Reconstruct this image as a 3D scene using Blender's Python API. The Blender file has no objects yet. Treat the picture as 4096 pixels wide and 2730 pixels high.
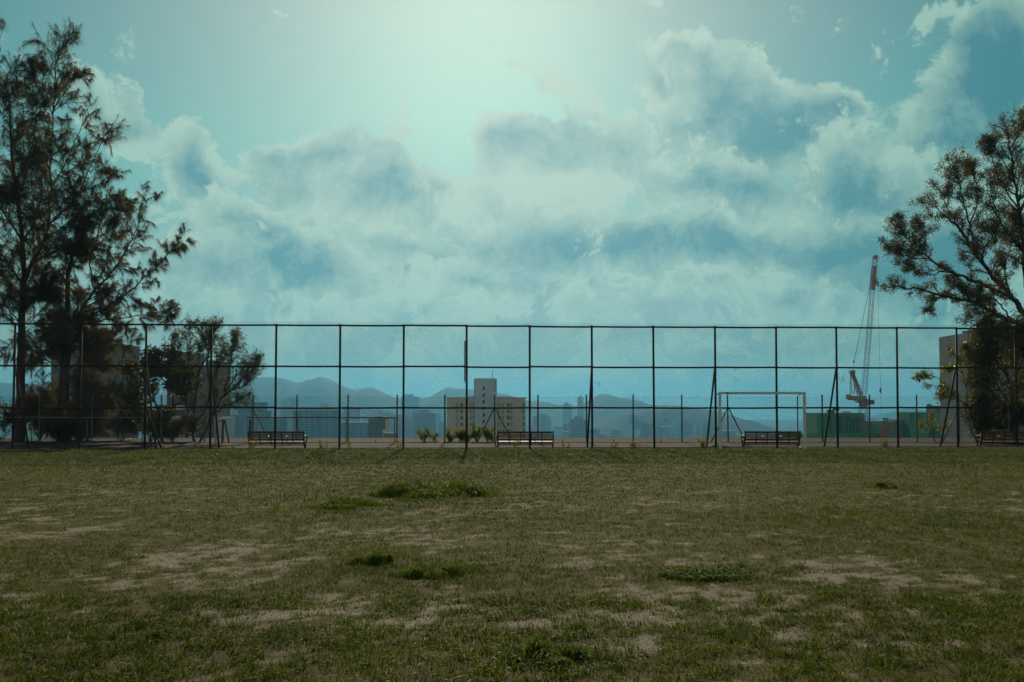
import bpy, bmesh, math, random
import numpy as np
from mathutils import Vector, Matrix

scene = bpy.context.scene
C = scene.collection
R = math.radians

# ---------------------------------------------------------------- camera
FPX, W0, H0 = 3983.0, 4096.0, 2730.0          # focal length in pixels of the 4096 px wide photograph (35 mm lens)
PITCH, SHIFT_PX, CAM_Z = R(2.6), 86.0, 1.5
cam_data = bpy.data.cameras.new('camera')
cam_data.sensor_width = 36.0
cam_data.lens = 36.0 * FPX / W0
cam_data.shift_y = SHIFT_PX / W0
cam_data.clip_start = 0.05
cam_data.clip_end = 30000
cam = bpy.data.objects.new('camera', cam_data)
cam.location = (0, 0, CAM_Z)
cam.rotation_euler = (math.pi / 2 + PITCH, 0, 0)
C.objects.link(cam)
scene.camera = cam

def ray(u, v):
    """Direction through a point of the photograph (4096 px wide)."""
    a = (u - W0 / 2) / FPX
    t = (H0 / 2 + SHIFT_PX - v) / FPX
    return np.array([a, math.cos(PITCH) - t * math.sin(PITCH), math.sin(PITCH) + t * math.cos(PITCH)])

def at(u, v, Y):
    """World point seen there, Y metres in front of the camera."""
    d = ray(u, v)
    k = Y / d[1]
    return Vector((d[0] * k, Y, CAM_Z + d[2] * k))

def ground_at(u, v, z=0.0):
    d = ray(u, v)
    k = (z - CAM_Z) / d[2]
    return Vector((d[0] * k, d[1] * k, z))

# ---------------------------------------------------------------- render settings
scene.view_settings.view_transform = 'Standard'
scene.view_settings.look = 'None'
scene.view_settings.exposure = 0.0
scene.view_settings.gamma = 1.0
scene.view_settings.use_curve_mapping = False
scene.cycles.use_adaptive_sampling = True
scene.cycles.adaptive_threshold = 0.016
scene.cycles.adaptive_min_samples = 12
scene.cycles.use_denoising = True
scene.cycles.denoiser = 'OPENIMAGEDENOISE'
scene.cycles.denoising_input_passes = 'RGB_ALBEDO_NORMAL'
scene.cycles.max_bounces = 4
scene.cycles.diffuse_bounces = 1
scene.cycles.glossy_bounces = 2
scene.cycles.transmission_bounces = 3
scene.cycles.transparent_max_bounces = 8
scene.cycles.volume_bounces = 0
scene.cycles.caustics_reflective = False
scene.cycles.caustics_refractive = False

# ---------------------------------------------------------------- sun
SUN_EL, SUN_AZ = R(25.0), R(-2.0)             # azimuth measured from +Y towards +X
sun_vec = Vector((math.sin(SUN_AZ) * math.cos(SUN_EL), math.cos(SUN_AZ) * math.cos(SUN_EL), math.sin(SUN_EL)))
sd = bpy.data.lights.new('sun', 'SUN')
sd.energy = 4.4
sd.angle = R(0.9)
sd.color = (1.0, 0.87, 0.66)
sun = bpy.data.objects.new('sun', sd)
sun.rotation_euler = (-sun_vec).to_track_quat('-Z', 'Y').to_euler()
sun.location = (0, 30, 60)
C.objects.link(sun)

# ---------------------------------------------------------------- sky: Nishita air with cumulus built from noise
world = bpy.data.worlds.new('World')
scene.world = world
world.use_nodes = True
world.cycles.sampling_method = 'MANUAL'
world.cycles.sample_map_resolution = 512
wt = world.node_tree
wt.nodes.clear()

class X:
    """Small algebra over shader sockets."""
    tree = wt
    def __init__(self, s): self.s = s
    @staticmethod
    def m(op, *a, clamp=False):
        n = X.tree.nodes.new('ShaderNodeMath'); n.operation = op; n.use_clamp = clamp
        for i, v in enumerate(a):
            if isinstance(v, X): X.tree.links.new(v.s, n.inputs[i])
            else: n.inputs[i].default_value = float(v)
        return X(n.outputs[0])
    def __add__(s, o): return X.m('ADD', s, o)
    __radd__ = __add__
    def __sub__(s, o): return X.m('SUBTRACT', s, o)
    def __rsub__(s, o): return X.m('SUBTRACT', o, s)
    def __mul__(s, o): return X.m('MULTIPLY', s, o)
    __rmul__ = __mul__
    def __truediv__(s, o): return X.m('DIVIDE', s, o)
    def clamp(s, lo=0.0, hi=1.0):
        n = X.tree.nodes.new('ShaderNodeClamp'); X.tree.links.new(s.s, n.inputs[0])
        n.inputs[1].default_value = lo; n.inputs[2].default_value = hi
        return X(n.outputs[0])
    def step(s, a, b, lo=0.0, hi=1.0):
        n = X.tree.nodes.new('ShaderNodeMapRange'); n.interpolation_type = 'SMOOTHSTEP'
        X.tree.links.new(s.s, n.inputs[0])
        n.inputs[1].default_value = a; n.inputs[2].default_value = b
        n.inputs[3].default_value = lo; n.inputs[4].default_value = hi
        return X(n.outputs[0])

def vmath(op, a, b=None, scale=None):
    n = X.tree.nodes.new('ShaderNodeVectorMath'); n.operation = op
    for i, v in enumerate((a, b)):
        if v is None: continue
        if isinstance(v, X): X.tree.links.new(v.s, n.inputs[i])
        else: n.inputs[i].default_value = v
    if scale is not None:
        if isinstance(scale, X): X.tree.links.new(scale.s, n.inputs['Scale'])
        else: n.inputs['Scale'].default_value = scale
    return X(n.outputs['Value'] if op in ('DOT_PRODUCT', 'LENGTH') else n.outputs['Vector'])

def noise(vec, scale, detail=6.0, rough=0.55, lac=2.0, dist=0.0, color=False, kind='FBM'):
    n = X.tree.nodes.new('ShaderNodeTexNoise')
    n.noise_type = kind
    X.tree.links.new(vec.s, n.inputs['Vector'])
    n.inputs['Scale'].default_value = scale; n.inputs['Detail'].default_value = detail
    n.inputs['Roughness'].default_value = rough; n.inputs['Lacunarity'].default_value = lac
    n.inputs['Distortion'].default_value = dist
    return X(n.outputs['Color' if color else 'Fac'])

def mixc(f, a, b, blend='MIX'):
    n = X.tree.nodes.new('ShaderNodeMix'); n.data_type = 'RGBA'; n.blend_type = blend
    n.clamp_factor = True
    for i, v in ((0, f), (6, a), (7, b)):
        if isinstance(v, X): X.tree.links.new(v.s, n.inputs[i])
        elif i == 0: n.inputs[i].default_value = float(v)
        else: n.inputs[i].default_value = (*v, 1.0)
    return X(n.outputs[2])

def sky_nodes():
    tc = wt.nodes.new('ShaderNodeTexCoord')
    d0 = X(tc.outputs['Generated'])
    S = 4096 / 2353.0
    def angles(x, y):
        r = ray(x * S, y * S); r = r / np.linalg.norm(r)
        return math.atan2(r[0], r[1]), math.asin(r[2])
    PX = S / FPX                                       # one display pixel as an angle
    wv = vmath('SUBTRACT', noise(d0, 8.0, 4.0, 0.55, color=True), (0.5, 0.5, 0.5))
    dw = vmath('ADD', d0, vmath('SCALE', wv, scale=0.085))
    sep = wt.nodes.new('ShaderNodeSeparateXYZ'); wt.links.new(dw.s, sep.inputs[0])
    dx, dy, dz = (X(o) for o in sep.outputs)
    az = X.m('ARCTAN2', dx, dy)
    el = X.m('ARCSINE', dz.clamp(-1, 1))
    comb = wt.nodes.new('ShaderNodeCombineXYZ')
    wt.links.new(az.s, comb.inputs[0]); wt.links.new(el.s, comb.inputs[1])
    def blobs(lst, acc):
        for (x, y, rx, ry, w) in lst:
            a, e = angles(x, y)
            g = wt.nodes.new('ShaderNodeTexGradient'); g.gradient_type = 'QUADRATIC_SPHERE'
            g.texture_mapping.vector_type = 'POINT'
            kx, ky = 1.0 / (1.9 * rx * PX), 1.0 / (1.9 * ry * PX)
            g.texture_mapping.scale = (kx, ky, 1.0)
            g.texture_mapping.translation = (-a * kx, -e * ky, 0.0)
            wt.links.new(comb.outputs[0], g.inputs[0])
            acc = X.m('MULTIPLY_ADD', X(g.outputs['Fac']), w * 1.35, acc)
        return acc
    cos_s = vmath('DOT_PRODUCT', d0, tuple(sun_vec))
    ang = X.m('ARCCOSINE', cos_s.clamp(-1, 1))
    glow = X.m('EXPONENT', -1.0 * X.m('POWER', ang / R(16.5), 1.8))
    wide = X.m('EXPONENT', -1.0 * X.m('POWER', ang / R(33), 2.0))
    sky = wt.nodes.new('ShaderNodeTexSky')
    sky.sky_type = 'NISHITA'; sky.sun_disc = False
    sky.sun_elevation = SUN_EL; sky.sun_rotation = SUN_AZ
    sky.altitude = 100; sky.air_density = 1.0; sky.dust_density = 0.6; sky.ozone_density = 3.0
    back = ang.step(R(48), R(105))                      # away from the sun: unseen sky made whiter and brighter to fill camera-facing sides
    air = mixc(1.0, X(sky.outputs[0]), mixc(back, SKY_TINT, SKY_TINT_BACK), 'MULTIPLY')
    # hazy low air, lit by the sun behind it
    low = el.step(R(17), R(5))
    air = mixc(low * 0.92, air, mixc(wide, HAZE_FAR, HAZE_SUN))
    air = mixc(1.0, air, mixc(glow, (0, 0, 0), GLOW), 'ADD')
    lit = mixc(wide, LIT_FAR, LIT_SUN)
    lit = mixc(1.0, lit, mixc(glow, (0, 0, 0), GLOW_CLOUD), 'ADD')
    shd = mixc(wide, DARK_FAR, DARK_SUN)
    shd = mixc(1.0, shd, mixc(glow, (0, 0, 0), tuple(0.55 * v for v in GLOW_CLOUD)), 'ADD')
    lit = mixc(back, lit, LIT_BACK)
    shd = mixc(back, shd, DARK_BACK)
    col = air
    # clouds in layers, far to near: each has a ragged outline, a bright rim where it thins and a shaded body
    for k, (clouds, darks, low_cover, opacity, sc) in enumerate(LAYERS):
        off = (3.1 * k, 1.7 * k, 5.3 * k)
        v0 = vmath('ADD', dw, off)
        v1 = vmath('ADD', v0, (0.0, 0.0, 0.24 / sc))      # a little higher, towards the sun
        def puff(v):
            f = noise(v, sc, 7.0, 0.67)
            if k == 0: return f - 0.09                  # the far bank stays soft
            r = noise(v, sc * 2.7, 3.0, 0.55, kind='RIDGED_MULTIFRACTAL')
            return X.m('MULTIPLY_ADD', r, -0.13, f)
        n0 = puff(v0)
        rim = (n0 - puff(v1)) * 2.6 if k else (n0 - 0.43) * 0.4
        G = blobs(clouds, el.step(R(low_cover[0]), R(low_cover[1]), low_cover[2], low_cover[3]))
        den = G + (n0 - 0.43) * 3.0
        alpha = den.step(-0.02, 0.20)
        body = den.step(0.05, 1.0)
        dark = (blobs(darks, body * 0.66 + 0.12) - rim * 1.10).clamp() * (1.0 - glow * 0.35)
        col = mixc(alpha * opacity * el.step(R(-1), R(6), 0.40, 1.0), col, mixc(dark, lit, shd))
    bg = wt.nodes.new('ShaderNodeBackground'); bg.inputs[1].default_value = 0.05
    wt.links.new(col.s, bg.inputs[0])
    out = wt.nodes.new('ShaderNodeOutputWorld')
    wt.links.new(bg.outputs[0], out.inputs[0])

# cloud masses: x, y, radii and weight in the 2353 px wide view of the photograph, turned into directions
LAYERS = [
 # broad soft bank behind everything low in the sky
 ([(1250,500,420,140,.60),(1900,470,320,160,.60),(650,550,330,120,.50)], [(1420,600,420,70,.12),(620,660,220,60,.12),(2050,600,320,120,.15),(1150,430,260,90,-.35)], (13, 7, -0.60, 0.25), .85, 6.5),
 # high wisps on the left, the towering mass right of centre, the dark bank in the upper right corner
 ([(215,160,90,80,.80),(345,180,55,115,.65),(300,270,100,55,.5),(465,300,65,90,.6),(480,400,60,60,.5),(70,75,90,40,.35),(1590,110,100,60,.95),(1660,190,100,85,.90),(1520,190,60,55,.6),
   (1560,280,130,80,.7),(1770,310,130,100,.80),(1890,310,80,50,.55),(1965,260,65,55,.70),(2010,400,170,130,.65),(2290,110,120,170,1.30),(2180,280,90,100,.65),(1230,165,150,65,.45),
   (680,180,240,90,-.6),(1970,100,130,90,-.8),(900,150,160,120,-.5),(430,80,120,60,-.3)],
  [(2310,150,100,130,.60),(1640,240,60,45,.30),(1745,310,80,70,.35),(225,205,45,40,.22),(330,255,45,45,.25),(462,360,32,55,.28),(1600,90,90,30,-.25),(1230,160,150,60,-.5)],
  (19, 9, -0.58, -0.20), .94, 10.0),
 # the row of cumulus across the middle
 ([(640,350,90,45,.70),(770,350,120,60,.80),(890,410,80,55,.65),(1030,430,120,50,.70),(1190,335,100,55,.80),(1290,360,140,80,.80),(1430,350,120,80,.65),(1560,420,150,85,.65),(1150,480,280,80,.65),(700,450,200,70,.55),
   (1720,440,150,75,.5),(1900,430,160,75,.5),(2060,470,150,95,.5),(990,300,120,70,-.3)],
  [(670,425,80,38,.32),(880,460,65,38,.28),(1240,330,45,30,.15),(1740,400,90,65,.22),(1940,470,110,65,.22),(1270,420,190,60,-.5),(1060,470,150,55,-.5),(1600,470,120,40,-.2)],
  (15, 8, -0.50, -0.20), .93, 11.5),
 # the nearer bank below it, lit along its sloping upper edge and dark beneath
 ([(520,490,130,50,.80),(650,545,100,55,.70),(720,615,90,55,.6),(600,620,200,65,.6),(950,560,160,45,.5),(1250,560,230,60,.65),(1480,545,230,70,.75),(1700,550,170,65,.6),(1950,570,210,85,.6),(2200,600,210,115,.6),(1100,640,170,45,.45)],
  [(620,655,160,45,.36),(1420,575,310,45,.36),(1850,585,230,75,.28),(2120,610,240,100,.32),(1090,645,110,30,.25),(500,480,110,35,-.25)],
  (12, 6, -0.50, -0.20), .92, 12.5),
 # low bright puffs just above the fence
 ([(1420,655,85,30,.55),(1560,648,95,38,.65),(1690,648,115,42,.75),(1810,675,75,28,.5),(470,700,120,25,.4),(700,700,200,22,.35),(1050,690,220,25,.4)],
  [(1620,640,200,40,-.40),(1050,690,200,30,-.3),(1650,700,200,15,.2)],
  (8, 4, -0.50, -0.25), .88, 14.0)]
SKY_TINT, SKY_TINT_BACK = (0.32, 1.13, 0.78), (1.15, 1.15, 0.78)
LIT_BACK, DARK_BACK = (15.0, 13.6, 10.6), (8.0, 7.4, 6.2)  # cloud colours of the unseen sky behind the camera, raised for warm fill
GLOW, GLOW_CLOUD = (9.0, 1.6, 3.0), (5.2, 3.4, 3.2)
HAZE_FAR, HAZE_SUN = (2.4, 6.6, 6.5), (4.2, 8.2, 7.7)
LIT_FAR, LIT_SUN = (4.2, 8.6, 7.1), (8.0, 11.9, 9.8)
DARK_FAR, DARK_SUN = (0.45, 2.2, 2.8), (1.35, 6.0, 6.8)
sky_nodes()
HAZE_COLOR, HAZE_DENSITY = (0.10, 0.39, 0.63), 0.00020

# ================================================================ helpers
def tag(o, label=None, cat=None, group=None, kind=None):
    if label: o['label'] = label
    if cat: o['category'] = cat
    if group: o['group'] = group
    if kind: o['kind'] = kind
    return o

def empty(name, loc=(0, 0, 0), rz=0.0):
    o = bpy.data.objects.new(name, None)
    o.location = loc; o.rotation_euler = (0, 0, rz); o.empty_display_size = 0.3
    C.objects.link(o)
    return o

def np_mesh(name, verts, faces, smooth=False, attrs=None):
    """faces: array (M, k). attrs: {name: per-vertex floats}"""
    verts = np.asarray(verts, dtype=np.float32); faces = np.asarray(faces, dtype=np.int32)
    me = bpy.data.meshes.new(name)
    n, (m, k) = len(verts), faces.shape
    me.vertices.add(n); me.vertices.foreach_set('co', verts.ravel())
    me.loops.add(m * k); me.loops.foreach_set('vertex_index', faces.ravel())
    me.polygons.add(m)
    me.polygons.foreach_set('loop_start', np.arange(0, m * k, k, dtype=np.int32))
    if smooth: me.polygons.foreach_set('use_smooth', np.ones(m, dtype=bool))
    for a, v in (attrs or {}).items():
        at_ = me.attributes.new(a, 'FLOAT', 'POINT'); at_.data.foreach_set('value', np.asarray(v, dtype=np.float32))
    me.update(calc_edges=True)
    return me

def link(name, me, mat=None, parent=None, loc=None, rz=None):
    o = bpy.data.objects.new(name, me)
    if mat is not None and not me.materials:
        for m in (mat if isinstance(mat, (list, tuple)) else [mat]): me.materials.append(m)
    if loc is not None: o.location = loc
    if rz is not None: o.rotation_euler = (0, 0, rz)
    o.parent = parent
    C.objects.link(o)
    return o

class MB:
    """Collects boxes, bars and tubes into one mesh."""
    def __init__(self): self.v, self.f, self.mi = [], [], []
    def add(self, vs, fs, mi=0):
        b = len(self.v); self.v += [tuple(p) for p in vs]
        self.f += [tuple(i + b for i in q) for q in fs]; self.mi += [mi] * len(fs)
        return self
    def box(self, x0, x1, y0, y1, z0, z1, mi=0):
        vs = [(x, y, z) for z in (z0, z1) for y in (y0, y1) for x in (x0, x1)]
        return self.add(vs, [(0, 2, 3, 1), (4, 5, 7, 6), (0, 1, 5, 4), (2, 6, 7, 3), (0, 4, 6, 2), (1, 3, 7, 5)], mi)
    def tube(self, pts, r, n=6, caps=True, mi=0):
        pts = [Vector(p) for p in pts]
        rs = r if isinstance(r, (list, tuple)) else [r] * len(pts)
        vs, fs = [], []
        up = None
        for i, p in enumerate(pts):
            t = (pts[min(i + 1, len(pts) - 1)] - pts[max(i - 1, 0)])
            if t.length < 1e-9: t = Vector((0, 0, 1))
            t.normalize()
            if up is None: up = Vector((1, 0, 0)) if abs(t.x) < 0.8 else Vector((0, 1, 0))
            a = up - t * up.dot(t)
            if a.length < 1e-6: a = t.orthogonal()
            a.normalize(); b = t.cross(a); up = a
            for k in range(n):
                w = 2 * math.pi * (k + 0.5) / n
                vs.append(p + (a * math.cos(w) + b * math.sin(w)) * rs[i])
        for i in range(len(pts) - 1):
            for k in range(n):
                k2 = (k + 1) % n
                fs.append((i * n + k, i * n + k2, (i + 1) * n + k2, (i + 1) * n + k))
        if caps:
            fs.append(tuple(range(n - 1, -1, -1))); fs.append(tuple(range((len(pts) - 1) * n, len(pts) * n)))
        return self.add(vs, fs, mi)
    def prism(self, poly, y0, y1, mi=0):
        """poly: outline of (x, z), extruded along y"""
        n = len(poly)
        vs = [(x, y0, z) for x, z in poly] + [(x, y1, z) for x, z in poly]
        fs = [tuple(range(n)), tuple(range(2 * n - 1, n - 1, -1))]
        fs += [((i + 1) % n, i, i + n, (i + 1) % n + n) for i in range(n)]
        return self.add(vs, fs, mi)
    def prism_x(self, poly, x0, x1, mi=0):
        """poly: outline of (y, z), extruded along x"""
        n = len(poly)
        vs = [(x0, y, z) for y, z in poly] + [(x1, y, z) for y, z in poly]
        fs = [tuple(range(n - 1, -1, -1)), tuple(range(n, 2 * n))]
        fs += [(i, (i + 1) % n, (i + 1) % n + n, i + n) for i in range(n)]
        return self.add(vs, fs, mi)
    def mesh(self, name, smooth=False):
        me = bpy.data.meshes.new(name); me.from_pydata(self.v, [], self.f)
        if any(self.mi): me.polygons.foreach_set('material_index', self.mi)
        if smooth: me.polygons.foreach_set('use_smooth', [True] * len(self.f))
        me.update()
        return me
    def build(self, name, mat, parent=None, smooth=False, loc=None, rz=None):
        return link(name, self.mesh(name, smooth), mat, parent, loc, rz)

def dup_tree(o, parent=None):
    c = o.copy(); C.objects.link(c); c.parent = parent
    for ch in list(o.children): dup_tree(ch, c)
    return c

# ---- value noise in plain numpy, for shaping the ground
def _hash(ix, iy, seed):
    h = (ix.astype(np.int64) * 374761393 + iy.astype(np.int64) * 668265263 + seed * 1442695041) & 0xffffffff
    h = ((h ^ (h >> 13)) * 1274126177) & 0xffffffff
    return ((h ^ (h >> 16)) & 0xffff) / 65535.0
def vnoise(x, y, seed=0):
    ix, iy = np.floor(x), np.floor(y); fx, fy = x - ix, y - iy
    fx = fx * fx * (3 - 2 * fx); fy = fy * fy * (3 - 2 * fy)
    a, b = _hash(ix, iy, seed), _hash(ix + 1, iy, seed); c, d = _hash(ix, iy + 1, seed), _hash(ix + 1, iy + 1, seed)
    return (a * (1 - fx) + b * fx) * (1 - fy) + (c * (1 - fx) + d * fx) * fy
def fbm(x, y, seed=0, octaves=4, rough=0.55):
    s = np.zeros_like(x, dtype=float); amp, tot, f = 1.0, 0.0, 1.0
    for o in range(octaves):
        s += amp * vnoise(x * f + o * 17.3, y * f - o * 9.1, seed + o); tot += amp; amp *= rough; f *= 2.03
    return s / tot

# ================================================================ materials
def material(name, color, rough=0.8, var=0.25, scale=3.0, spec=0.3, metal=0.0, bump=0.0, second=None, detail=5.0, coord='Object', bump_scale=None):
    """Principled surface whose colour wanders with noise between darker and lighter (or towards a second colour)."""
    m = bpy.data.materials.new(name); m.use_nodes = True
    t = m.node_tree; X.tree = t
    b = t.nodes['Principled BSDF']
    tc = t.nodes.new('ShaderNodeTexCoord'); v = X(tc.outputs[coord])
    n = noise(v, scale, detail, 0.6)
    f = n.step(0.30, 0.70)
    c2 = second if second else tuple(min(1.0, c * (1 + var)) for c in color)
    c1 = color if second else tuple(c * (1 - var) for c in color)
    col = mixc(f, c1, c2)
    t.links.new(col.s, b.inputs['Base Color'])
    b.inputs['Roughness'].default_value = rough
    b.inputs['Specular IOR Level'].default_value = spec
    b.inputs['Metallic'].default_value = metal
    if bump:
        bn = t.nodes.new('ShaderNodeBump'); bn.inputs['Strength'].default_value = bump
        n2 = noise(v, bump_scale or scale * 6, 4.0, 0.6)
        t.links.new(n2.s, bn.inputs['Height']); t.links.new(bn.outputs[0], b.inputs['Normal'])
    X.tree = wt
    return m

def leaf_material(name, dark, light, transl=0.35, rough=0.45, trans_col=None, attr='tint', spec=0.4, pale=None):
    """Leaf or blade: colour from the per-leaf tint, some light passing through."""
    m = bpy.data.materials.new(name); m.use_nodes = True
    t = m.node_tree; X.tree = t
    b = t.nodes['Principled BSDF']; out = t.nodes['Material Output']
    an = t.nodes.new('ShaderNodeAttribute'); an.attribute_name = attr
    col = mixc(X(an.outputs['Fac']), dark, light)
    if pale: col = mixc(X(an.outputs['Fac']).step(0.93, 0.96), col, pale)  # palest tints: dead blades, and glints painted into the colour
    t.links.new(col.s, b.inputs['Base Color'])
    b.inputs['Roughness'].default_value = rough; b.inputs['Specular IOR Level'].default_value = spec
    tr = t.nodes.new('ShaderNodeBsdfTranslucent')
    tcol = mixc(1.0, col, trans_col or (1.2, 1.15, 0.5), 'MULTIPLY')
    t.links.new(tcol.s, tr.inputs[0])
    mx = t.nodes.new('ShaderNodeMixShader'); mx.inputs[0].default_value = transl
    t.links.new(b.outputs[0], mx.inputs[1]); t.links.new(tr.outputs[0], mx.inputs[2])
    t.links.new(mx.outputs[0], out.inputs[0])
    X.tree = wt
    return m

M = {}
M['fence'] = material('fence paint', (0.036, 0.026, 0.018), 0.65, second=(0.072, 0.046, 0.028), scale=9.0, spec=0.2, bump=0.15)
M['wire'] = material('green coated wire', (0.012, 0.017, 0.015), 0.8, var=0.3, spec=0.08)
M['galv'] = material('weathered galvanised steel', (0.13, 0.125, 0.105), 0.65, second=(0.21, 0.195, 0.155), scale=6.0, spec=0.4, bump=0.1)
M['wire2'] = material('galvanised wire', (0.045, 0.045, 0.040), 0.8, var=0.2, spec=0.1)
M['white'] = material('chipped white paint', (0.74, 0.76, 0.75), 0.5, second=(0.62, 0.63, 0.60), scale=7.0, bump=0.05)
M['logo'] = material('dark print', (0.06, 0.05, 0.05), 0.6)
M['iron'] = material('black cast iron', (0.018, 0.018, 0.017), 0.6, var=0.4, scale=12, spec=0.2)
M['slat'] = material('oiled hardwood', (0.115, 0.052, 0.028), 0.65, second=(0.18, 0.085, 0.046), scale=14, spec=0.2, bump=0.12)
M['wood'] = material('grey weathered timber', (0.13, 0.10, 0.065), 0.8, second=(0.19, 0.15, 0.10), scale=8)
M['bark'] = material('dark bark', (0.055, 0.037, 0.024), 0.9, second=(0.10, 0.072, 0.048), scale=10, bump=0.5)
M['bark2'] = material('grey brown bark', (0.050, 0.040, 0.029), 0.9, second=(0.095, 0.075, 0.055), scale=12, bump=0.4)
M['concrete'] = material('stained concrete', (0.30, 0.29, 0.26), 0.85, second=(0.40, 0.385, 0.34), scale=3, bump=0.2)
M['needle'] = leaf_material('casuarina needles', (0.072, 0.052, 0.019), (0.175, 0.125, 0.044), 0.36, rough=0.7, spec=0.1)
M['gumleaf'] = leaf_material('small olive leaves', (0.066, 0.054, 0.018), (0.180, 0.145, 0.040), 0.30, rough=0.6, spec=0.15)
M['broadleaf'] = leaf_material('broad green leaves', (0.038, 0.042, 0.012), (0.13, 0.13, 0.034), 0.30, rough=0.55, spec=0.2)
M['fineleaf'] = leaf_material('fine olive leaves', (0.060, 0.056, 0.018), (0.19, 0.17, 0.050), 0.32, rough=0.6, spec=0.15)
M['bushleaf'] = leaf_material('bush leaves', (0.050, 0.048, 0.013), (0.18, 0.155, 0.034), 0.32, rough=0.6, spec=0.12)
M['yellowleaf'] = leaf_material('young yellow leaves', (0.12, 0.13, 0.025), (0.27, 0.26, 0.05), 0.45)
M['weedleaf'] = leaf_material('weed leaves', (0.13, 0.14, 0.03), (0.32, 0.31, 0.07), 0.50, rough=0.6, spec=0.15)
M['grassblade'] = leaf_material('grass blades', (0.041, 0.064, 0.004), (0.150, 0.180, 0.018), 0.30, rough=0.6, trans_col=(1.15, 1.2, 0.30), spec=0.07, pale=(0.28, 0.29, 0.15))
M['tallgrass'] = leaf_material('tall grass blades', (0.055, 0.080, 0.006), (0.180, 0.210, 0.026), 0.30, rough=0.8, trans_col=(1.1, 1.25, 0.4), spec=0.05, pale=(0.34, 0.36, 0.20))

# ================================================================ the setting: lawn, kerb, path, terrain
FK, FY0 = 0.058, 36.56                      # the tall fence runs along y = FY0 + FK * x
def fence_y(x): return FY0 + FK * x
PATH_Z, BACK_Y, BANK_Z = -0.20, 46.0, -0.08
SD = 4096 / 2353.0

# worn patches of the pitch (x, y in the 2353 px view, radii, weight): position on the ground plane
WORN = [(90,1222,170,26,.9),(60,1318,120,26,.9),(640,1405,90,22,.8),(900,1420,330,26,1.0),(1080,1392,150,30,.9),(1230,1360,120,16,.7),
        (780,1240,260,30,.8),(960,1182,120,14,.6),(1560,1265,230,34,.8),(1400,1300,150,30,.6),(1850,1300,200,40,.7),(2150,1340,220,36,.8),
        (2000,1430,260,30,.7),(1700,1390,130,22,.8),(420,1290,150,30,.6),(300,1350,110,20,.5),(1300,1230,160,20,.5),(1180,1440,160,16,.8),
        (700,1500,160,14,.5),(1700,1480,150,20,.5),(2250,1450,160,24,.6),(120,1420,120,16,.5),(380,1085,90,5,.5),(1520,1190,140,10,.5),(1000,1300,90,10,-.4)]
LUSH = [(990,1130,200,40,1.0),(760,1165,140,26,.7),(860,1285,110,30,.9),(990,1310,140,30,.9),(1640,1325,160,26,1.0),(1250,1510,180,46,1.0),
        (330,1465,200,40,.8),(2055,1120,60,12,1.0),(200,1540,240,30,.5),(700,1540,260,26,.4),(2150,1220,260,40,.7),(1850,1185,260,26,.6),(1900,1530,240,30,.35),
        (1176,1050,1600,22,.8),(100,1270,200,20,.5)]
def _patches(lst, x, y):
    s = np.zeros_like(x)
    for (px, py, rx, ry, w) in lst:
        c = ground_at(px * SD, py * SD); a = ground_at((px + rx) * SD, py * SD)
        lo, hi = ground_at(px * SD, (py + ry) * SD), ground_at(px * SD, max(py - ry, 960) * SD)
        RX, RY = abs(a.x - c.x), 0.5 * abs(hi.y - lo.y)
        s += w * np.exp(-((x - c.x) / RX) ** 2 - ((y - 0.5 * (lo.y + hi.y)) / RY) ** 2)
    return s
def bare_mask(x, y):
    """0 thick grass .. 1 bare soil"""
    n = fbm(x * 0.9, y * 0.75, 11, 4, 0.6)
    n2 = fbm(x * 3.6, y * 3.0, 31, 4, 0.65)
    n3 = fbm(x * 13.0, y * 11.0, 47, 2, 0.6)
    w = _patches(WORN, x, y) - 0.95 * _patches(LUSH, x, y)
    far = np.clip((y - 16) / 8, 0, 1)
    return np.clip(0.42 * w + 1.7 * (n - 0.5) + 2.6 * (n2 - 0.5) + 2.0 * (n3 - 0.5) - 0.10 - 0.70 * far, 0, 1)

def ground_height(x, y):
    h = 0.05 * (fbm(x * 0.35, y * 0.35, 5, 3) - 0.5) + 0.03 * (fbm(x * 2.2, y * 2.2, 6, 3) - 0.5)
    return h * np.clip((fence_y(x) - y) / 2.0, 0.15, 1)

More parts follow.
